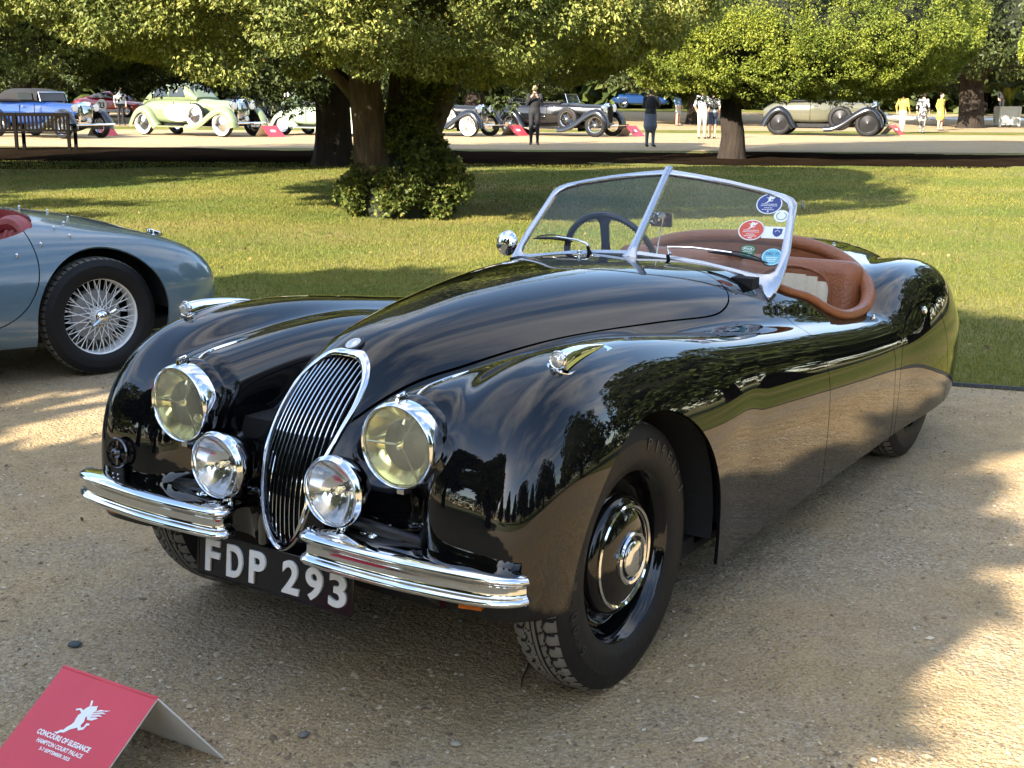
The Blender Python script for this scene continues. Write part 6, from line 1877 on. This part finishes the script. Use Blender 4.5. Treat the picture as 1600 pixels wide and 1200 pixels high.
# ================================================================== people
def person(s, lat, face_deg, label, shirt, legs, skin='skin', hair='hair_dark', H=1.72, pose='stand', bare_legs=False, skirt=False, sleeves=True, gp='visitors'):
    g = at(s, lat)
    a = math.radians(face_deg); d = FLAT_R * math.cos(a) - FLAT_F * math.sin(a)   # 0 = facing right, 90 = facing the camera
    e = empty('person', tuple(g), math.atan2(d[1], d[0]), label, 'person', gp)
    k = H / 1.72
    st = .16 if pose == 'walk' else .02
    J = {}
    for sd in (1, -1):
        q = sd if pose == 'walk' else 0
        J[sd] = dict(hip=(0, sd*.085, .90), knee=(.06*q + .02, sd*.09, .48), ank=(st*q*1.3, sd*.095, .07), toe=(st*q*1.3 + .17, sd*.11, .035),
                     sh=(-.01, sd*.175, 1.41), el=(-.06 - .08*q, sd*.235, 1.13), wr=(.06 - .12*q, sd*.235, .90), ha=(.10 - .12*q, sd*.225, .81))
        if pose == 'phone': J[sd].update(el=(.06, sd*.22, 1.14), wr=(.24, sd*.09, 1.36), ha=(.28, sd*.05, 1.42))
        if pose == 'pocket': J[sd].update(el=(-.10, sd*.26, 1.12), wr=(.03, sd*.19, .93), ha=(.07, sd*.16, .87))
    def cap(x, y, z, A, B, ra, rb):
        A, B = np.array(A), np.array(B); ab = B - A
        px, py, pz = x - A[0], y - A[1], z - A[2]
        t = np.clip((px*ab[0] + py*ab[1] + pz*ab[2]) / (ab @ ab), 0, 1)
        return np.sqrt((px - t*ab[0])**2 + (py - t*ab[1])**2 + (pz - t*ab[2])**2) - (ra + (rb - ra) * t)
    def ell(x, y, z, c, r): 
        q = np.sqrt(((x-c[0])/r[0])**2 + ((y-c[1])/r[1])**2 + ((z-c[2])/r[2])**2); return (q - 1) * min(r)
    def sdf(x, y, z):
        x, y, z = x / k, y / k, z / k
        d = smin(ell(x, y, z, (0, 0, 1.22), (.115, .175, .27)), ell(x, y, z, (-.01, 0, .96), (.12, .165, .15)), .06)
        for sd in (1, -1):
            j = J[sd]
            d = smin(d, cap(x, y, z, j['hip'], j['knee'], .088, .060), .05); d = smin(d, cap(x, y, z, j['knee'], j['ank'], .060, .040), .03)
            d = smin(d, cap(x, y, z, j['ank'], j['toe'], .045, .034), .02)
            d = smin(d, cap(x, y, z, j['sh'], j['el'], .056, .043), .04); d = smin(d, cap(x, y, z, j['el'], j['wr'], .043, .030), .02)
            h = np.array(j['ha']); w = np.array(j['wr'])
            d = smin(d, cap(x, y, z, w, h, .030, .030), .015)
            dr = h - w; dr = dr / np.linalg.norm(dr)
            for f in range(4): o = np.array([(f - 1.5) * .017, 0, 0]); d = smin(d, cap(x, y, z, h + o, h + o + dr * (.07 - .008*abs(f - 1.3)), .009, .007), .008)
            d = smin(d, cap(x, y, z, w + dr*.03, w + dr*.06 + np.array([.04, 0, 0]), .011, .008), .008)
        if skirt: d = smin(d, cap(x, y, z, (0, 0, .98), (0, 0, .62), .15, .20), .05)
        d = smin(d, cap(x, y, z, (0, 0, 1.42), (.01, 0, 1.54), .055, .05), .03)
        hd = smin(ell(x, y, z, (.015, 0, 1.625), (.095, .075, .112)), ell(x, y, z, (.05, 0, 1.57), (.05, .045, .05)), .03)
        hd = smin(hd, ell(x, y, z, (.115, 0, 1.605), (.02, .014, .022)), .015)
        for sd in (1, -1): hd = smin(hd, ell(x, y, z, (0, sd*.078, 1.61), (.022, .012, .03)), .01)
        return smin(d, hd, .02) * k
    V, N_, Q = surface_net(sdf, (-.42*k, -.36*k, -.02), (.46*k, .36*k, 1.78*k), .021)
    V[:, 2] = np.maximum(V[:, 2], 0)
    c = V[Q].mean(1) / k
    mi = np.zeros(len(Q), int)        # 0 skin 1 shirt 2 legs 3 shoes 4 hair
    arm = np.abs(c[:, 1]) > .19
    mi[(c[:, 2] < 1.47) & (c[:, 2] > .93)] = 1
    mi[(c[:, 2] <= .95) & (c[:, 2] > .08) & ~((np.abs(c[:, 1]) > .185) & (c[:, 2] > .70))] = 2
    if bare_legs: mi[(c[:, 2] < .52) & (c[:, 2] > .08)] = 0
    mi[c[:, 2] <= .08] = 3
    jw = np.array([J[1]['wr'], J[-1]['wr']]); 
    for sd in (1, -1):
        h = np.array(J[sd]['ha']); mi[np.linalg.norm(c - h, axis=1) < .10] = 0
        if not sleeves:
            A, B = np.array(J[sd]['el']), np.array(J[sd]['wr']); t = np.clip(((c - A) @ (B - A)) / ((B - A) @ (B - A)), 0, 1)
            mi[(np.linalg.norm(c - A - t[:, None]*(B - A), axis=1) < .06) & (t > .02)] = 0
    mi[(c[:, 2] > 1.63) & (c[:, 0] < .085) | ((c[:, 2] > 1.53) & (c[:, 0] < -.02))] = 4
    mi[c[:, 2] > 1.695] = 4
    o = obj('body', np_mesh('body', V, Q, [M[skin], M[shirt], M[legs], M['shoe'], M[hair]], normals=N_, midx=mi), e)
    return e
for nm, col in dict(skin=(.50, .30, .21), shirt_black=(.012, .012, .014), shirt_white=(.48, .48, .47), shirt_pale=(.38, .40, .44), shirt_yellow=(.42, .31, .06), jeans=(.10, .12, .16), trousers_black=(.012, .012, .015), trousers_white=(.48, .47, .45), shorts_grey=(.45, .46, .48), shorts_navy=(.03, .05, .10), shoe=(.05, .05, .05), hair_dark=(.02, .014, .010), hair_brown=(.12, .07, .035), hair_grey=(.35, .33, .31), dress=(.35, .33, .30), shirt_blue=(.12, .22, .42)).items():
    M[nm] = pmat(nm, col, .8, var=.12, scale=25)
# the patterned dress: dark leaf blotches on cream
def _dress():
    m, nt, b = new_mat('patterned_dress'); tc = node(nt, 'ShaderNodeTexCoord'); n = node(nt, 'ShaderNodeTexNoise', Scale=9.0, Detail=1.5); nt.links.new(tc.outputs['Object'], n.inputs['Vector'])
    nt.links.new(ramp(nt, n.outputs[0], [(.47, (.42, .39, .33)), (.52, (.03, .03, .035))]), b.inputs['Base Color']); b.inputs['Roughness'].default_value = .8; M['dress'] = m
_dress()
person(39.0, .62, 90, 'person in black standing in front of the long black tourer', 'shirt_black', 'trousers_black', H=1.78, pose='phone')
person(37.7, 3.98, -70, 'person in a black top with a dark jacket round the waist taking a photo', 'shirt_black', 'jeans', H=1.72, pose='phone', skirt=True)
person(45.0, 6.55, -75, 'person in pale shirt and grey shorts beside the right yew trunk', 'shirt_pale', 'shorts_grey', H=1.75, bare_legs=True, sleeves=False, pose='pocket')
person(45.4, 6.98, -100, 'person in navy shorts next to the one in pale shirt', 'shirt_white', 'shorts_navy', H=1.66, bare_legs=True, sleeves=False)
person(53.0, 15.9, -50, 'person in yellow top and white trousers walking on the path', 'shirt_yellow', 'trousers_white', H=1.66, pose='walk', hair='hair_brown')
person(53.4, 16.85, -60, 'person in a long patterned dress walking on the path', 'dress', 'dress', H=1.64, skirt=True, pose='walk')
person(56.5, 18.6, 60, 'person in yellow dress behind the two walkers', 'shirt_yellow', 'shirt_yellow', H=1.6, skirt=True, bare_legs=True)
person(78.0, 29.3, 90, 'person in dark clothes standing by the far planter', 'shirt_black', 'trousers_black', H=1.76)
person(60.0, 7.6, 40, 'person in light blue shirt far off behind the walkers', 'shirt_blue', 'shorts_grey', H=1.74, bare_legs=True)
person(58.0, -9.0, 30, 'person in dark clothes between the green saloon and the grey coupe', 'shirt_black', 'trousers_black', H=1.75)
person(59.0, -10.2, 60, 'person in pale top behind the roof of the green saloon', 'shirt_white', 'jeans', H=1.68)
person(56.0, -17.0, 60, 'person in a white top behind the blue coupe', 'shirt_white', 'trousers_black', H=1.70)

# ================================================================== signs, bench, planters, tents, small things
M['sign_red'] = pmat('sign_red', (.60, .042, .062), .42, var=.06, scale=6, coat=.2)
M['sign_back'] = pmat('sign_white_back', (.66, .63, .58), .5, var=.08, scale=12)
SIGN = dict(ridge_l=(1.013, -.225, .2), ridge_r=(1.001, .08, .2), front_l=(1.343, -.192, .002), front_r=(1.331, .113, .002), back_l=(.870, -.18, .002), back_r=(.858, .125, .002), cx=.002)
def near_sign():
    # folded A-board lying low on the gravel, facing the camera
    e = empty('placard', (0, 0, 0), label='folded red event placard with white winged emblem in the lower left corner', cat='sign')
    rl, rr = np.array(SIGN['ridge_l']), np.array(SIGN['ridge_r']); fl, fr = np.array(SIGN['front_l']), np.array(SIGN['front_r']); bl, br = np.array(SIGN['back_l']), np.array(SIGN['back_r'])
    t = .004
    def slab(name, a, b, c, d, mats):
        n = np.cross(b - a, d - a); n /= np.linalg.norm(n)
        if n[2] < 0: n = -n
        m = MB(); V = [a, b, c, d] + [p - n * t for p in (a, b, c, d)]
        nn = np.cross(b - a, d - a); up = nn[2] > 0
        F = [(0, 1, 2, 3), (7, 6, 5, 4), (0, 4, 5, 1), (1, 5, 6, 2), (2, 6, 7, 3), (3, 7, 4, 0)]
        if not up: F = [f[::-1] for f in F]
        m.add(V, F); m.m = [0, 1, 1, 1, 1, 1]
        return m.obj(name, mats, e, smooth=False), n
    f, n = slab('front_face', fl, fr, rr, rl, [M['sign_red'], M['sign_back']])
    slab('back_face', rl, rr, br, bl, [M['sign_red'], M['sign_back']])
    m = MB(); m.tube([rl + np.array([0, 0, -.004]), rr + np.array([0, 0, -.004])], .0055, 10); m.obj('fold', M['sign_red'], e)
    # print on the front: local x along the ridge (left to right), y up the slope
    ux = (rr - rl); W = np.linalg.norm(ux); ux /= W; uy = np.cross(n, ux)
    if uy[2] < 0: uy = -uy
    o = (rl + rr) / 2
    A = Matrix.Identity(4)
    for i in range(3): A[i][0] = ux[i]; A[i][1] = uy[i]; A[i][2] = n[i]; A[i][3] = o[i] + n[i] * .0008
    def put(txt, x, y, w, h, off=.004):
        q = obj('lettering', fit_text(text_mesh(txt, .1, offset=off, mat=M['st_white']), w, h), f); q.matrix_local = A @ Matrix.Translation((x, y, 0))
    cx = SIGN['cx']
    put('CONCOURS OF ELEGANCE', cx, -.161, .167, .0130); put('HAMPTON COURT PALACE', cx + .005, -.1795, .144, .0105, .003); put('5-7 SEPTEMBER 2025', cx + .004, -.195, .096, .0085, .003)
    m = MB(); sc = .092
    for poly in (EMBLEM_BODY, EMBLEM_WING):
        m.prism([((px - .5) * sc + cx + .004, (py - .5) * sc * 1.05 - .103) for px, py in poly], .0004, A)
    m.obj('emblem', M['st_white'], f, smooth=False)
    m = MB()      # gaps between the wing feathers
    for (x0, y0, x1, y1) in ((.70, .60, .93, .685), (.68, .66, .97, .77), (.68, .72, .98, .845)):
        p, q = np.array([x0, y0]), np.array([x1, y1]); d = q - p; d /= np.linalg.norm(d); w = np.array([-d[1], d[0]]) * .008
        m.prism([((px - .5) * sc + cx + .004, (py - .5) * sc * 1.05 - .103) for px, py in (p - w, q - w, q + w, p + w)], .0003, A @ Matrix.Translation((0, 0, .0005)))
    m.obj('feather_gap', M['sign_red'], f, smooth=False)
near_sign()

def far_sign(s, lat, label):
    g = at(s, lat); e = empty('placard', tuple(g), heading(38), label, 'sign', 'red placards in front of the far cars')
    m = MB(); m.add([(.0, -.36, .38), (.42, -.36, .0), (.42, .36, .0), (.0, .36, .38)], [(0, 1, 2, 3)]); m.add([(.0, -.36, .37), (.42, -.36, -.01), (.42, .36, -.01), (.0, .36, .37)], [(3, 2, 1, 0)]); m.obj('front_face', M['sign_red'], e, smooth=False)
    m = MB(); m.add([(.0, -.36, .38), (-.34, -.36, .0), (-.34, .36, .0), (.0, .36, .38)], [(3, 2, 1, 0)]); m.add([(.0, -.36, .37), (-.33, -.36, .0), (-.33, .36, .0), (.0, .36, .37)], [(0, 1, 2, 3)]); m.obj('back_face', M['sign_back'], e, smooth=False)
    m = MB(); m.box((.2, 0, .205), (.10, .2, .004), np.array(Matrix.Rotation(.735, 3, 'Y'))); m.obj('emblem', M['st_white'], e, smooth=False)
for (px, py), lb in (((160, 212), 'small red placard in front of the blue drophead coupe'), ((421, 214), 'small red placard in front of the green saloon'), ((803, 212), 'small red placard in front of the black saloon'), ((985, 213), 'small red placard in front of the black tourer'), ((1393, 210), 'small red placard in front of the beige tourer')):
    p = gpix(px, py); far_sign((p - CAM_C) @ FLAT_F, (p - CAM_C) @ FLAT_R, lb)

def bench():
    g = at(33.3, -12.75); e = empty('park_bench', tuple(g), math.atan2(FLAT_R[1], FLAT_R[0]), 'dark slatted wooden park bench at the far left by the path', 'bench')
    M['bench'] = pmat('dark_bench_wood', (.006, .005, .004), .8, var=.3, scale=12, spec=.08)
    L = 2.7
    for x in (-L/2, 0, L/2):
        m = MB(); m.box((x, -.25, .46), (.075, .075, .92)); m.obj('leg', M['bench'], e)
        m = MB(); m.box((x, .25, .32), (.075, .075, .64)); m.obj('leg', M['bench'], e)
        m = MB(); m.box((x, 0, .64), (.08, .55, .05)); m.obj('armrest', M['bench'], e)
    for z, h in ((.90, .09), (.50, .07)):
        m = MB(); m.box((0, -.25, z), (L, .05, h)); m.obj('rail', M['bench'], e)
    sl = MB(); sl.box((0, -.25, .70), (.05, .025, .34)); me = sl.mesh('slat', M['bench'])
    for k in range(26): obj('slat', me, e, loc=(-L/2 + .10 + k * (L - .2)/25, 0, 0))
    ss = MB(); ss.box((0, 0, 0), (L, .075, .025)); me = ss.mesh('seat_slat', M['bench'])
    for k in range(6): obj('seat_slat', me, e, loc=(0, -.18 + k*.085, .43))
bench()

def planter(s, lat, w, h, label):
    g = at(s, lat); e = empty('planter', tuple(g), .5, label, 'planter', 'white box planters')
    m = MB(); m.box((0, 0, h/2 + .06), (w, w, h)); m.obj('box', M['planter'], e)
    m = MB(); m.box((0, 0, h + .08), (w*1.05, w*1.05, .07)); m.box((0, 0, .10), (w*1.04, w*1.04, .07))
    for a in (-1, 1):
        for b in (-1, 1): m.box((a*w*.49, b*w*.49, h/2 + .03), (.10, .10, h + .06))
    m.obj('trim', M['planter'], e)
    r = np.random.default_rng(int(s)); q = MB()
    for k in range(30):
        a = r.uniform(0, 6.28); L = r.uniform(.8, 1.35); t = r.uniform(.35, 1.1)
        P = [(0, 0, h + .05), (math.cos(a)*L*.3*t, math.sin(a)*L*.3*t, h + L*.75), (math.cos(a)*L*.75*t, math.sin(a)*L*.75*t, h + L*1.0), (math.cos(a)*L*1.15*t, math.sin(a)*L*1.15*t, h + L*.80)]
        C_ = catmull(P, 5); side = np.array([-math.sin(a), math.cos(a), 0])
        V = []; F = []
        for i, p in enumerate(C_):
            u = i / (len(C_) - 1); wd = .16 * math.sin(PI * min(1, u*.9 + .1)) + .01
            V += [p - side*wd + np.array([0, 0, -.05*u]), p, p + side*wd + np.array([0, 0, -.05*u])]
            if i: b = (i-1)*3; F += [(b, b+1, b+4, b+3), (b+1, b+2, b+5, b+4)]
        q.add(V, F)
    q.obj('palm', M['leaf_bright'], e, smooth=False)
M['planter'] = pmat('cream_planter_paint', (.66, .66, .58), .5, var=.06)
planter(62.0, 23.6, .92, .82, 'cream box planter with a palm, nearest the right edge')
planter(76.0, 26.9, .78, .72, 'smaller white box planter with a palm by the curved kerb')

M['canvas'] = pmat('white_canvas', (.78, .79, .80), .7, var=.04)
def marquee(s, lat, w, d, h, label):
    g = at(s, lat); e = empty('marquee', tuple(g), math.atan2(FLAT_R[1], FLAT_R[0]), label, 'tent', 'white marquees')
    m = MB(); m.box((0, 0, h/2), (w, d, h)); m.obj('wall', M['canvas'], e)
    m = MB(); hw, hd = w/2 + .2, d/2 + .2
    m.add([(-hw, -hd, h), (hw, -hd, h), (hw, hd, h), (-hw, hd, h), (-hw*.7, 0, h + d*.28), (hw*.7, 0, h + d*.28)], [(0, 1, 5, 4), (1, 2, 5), (2, 3, 4, 5), (3, 0, 4), (3, 2, 1, 0)]); m.obj('roof', M['canvas'], e, smooth=False)
marquee(84, 36.0, 9, 7, 2.8, 'white marquee cut off by the right edge behind the planters')
m = MB(); m.tube([at(72 + 4*math.sin(a), 27 + 7.5*math.cos(a), .06) for a in np.linspace(2.4, 4.9, 24)], .12, 6); m.obj('kerb', M['white'])['kind'] = 'structure'

def stone(p, r, col, label, seed):
    rr = np.random.default_rng(seed); m = MB(); n = 12
    prof = [(.001, -.45), (.6, -.4), (.95, -.1), (1.0, .15), (.8, .5), (.45, .68), (.001, .74)]
    m.lathe([(a * r, h * r) for a, h in prof], n)
    m.v = [(x * 1.25 + rr.normal(0, r*.05), y * .95 + rr.normal(0, r*.05), z * .8) for x, y, z in m.v]
    M['pebble%d' % seed] = pmat('pebble', col, .7, var=.25, scale=60)
    o = m.obj('pebble', M['pebble%d' % seed], None, angle=80); o.location = (p[0], p[1], r * .32); o.rotation_euler = (0, 0, seed)
    tag(o, label, 'stone')
for i, ((px, py), r, col, lb) in enumerate((((117, 1010), .016, (.06, .075, .075), 'round dark grey pebble on the gravel above the red placard'), ((475, 1155), .012, (.16, .15, .13), 'grey pebble low on the gravel right of the placard'), ((720, 972), .012, (.17, .145, .11), 'brown pebble on the gravel under the near bumper'), ((712, 1165), .011, (.34, .30, .22), 'pale pebble on the gravel near the bottom edge'))):
    stone(gpix(px, py), r, col, lb, 90 + i)
def fallen_leaves():
    # dry leaves blown over lawn and drive
    r = np.random.default_rng(31); n = 420
    s = 2.3 + 16 * r.random(n)**.8; lat = (r.random(n) * 2 - 1) * (s * .44)
    far = s > 7
    keep = far | (r.random(n) < .35); s, lat = s[keep], lat[keep]; n = len(s)
    p = CAM_C[None] + FLAT_F[None] * s[:, None] + FLAT_R[None] * lat[:, None]; p[:, 2] = np.where(s > 7.5, .016, .004)
    nr = np.repeat(np.array([[0, 0, .15]]), n, 0) + np.stack([np.cos(lat * 99), np.sin(lat * 99), np.zeros(n)], -1)
    V, F = sprays(p, nr, r.uniform(.012, .030, n) * np.where(s > 7, 1.5, .8), r, k=1, droop=.0, width=.55)
    V[:, 2] = np.maximum(V[:, 2], .003)
    m, nt, b = new_mat('fallen_leaves'); g = node(nt, 'ShaderNodeNewGeometry')
    nt.links.new(ramp(nt, g.outputs['Random Per Island'], [(0, (.10, .055, .02)), (.5, (.24, .13, .045)), (1, (.36, .24, .09))]), b.inputs['Base Color']); b.inputs['Roughness'].default_value = .8
    tag(obj('fallen_leaves', np_mesh('fallen_leaves', V, F, m, smooth=False)), 'dry brown leaves scattered thinly over lawn and drive', 'leaves', kind='stuff')
fallen_leaves()
def twig():
    P = [gpix(*q) for q in ((825, 1042), (823, 1056), (816, 1070), (814, 1085))]
    m = MB(); m.tube(catmull([(p[0], p[1], .006 + .004 * i) for i, p in enumerate(P)], 4), .0028, 6)
    M['twig'] = pmat('twig', (.10, .075, .045), .85, var=.3)
    tag(m.obj('twig', M['twig']), 'thin brown twig on the gravel by the near front tyre', 'twig')
twig()
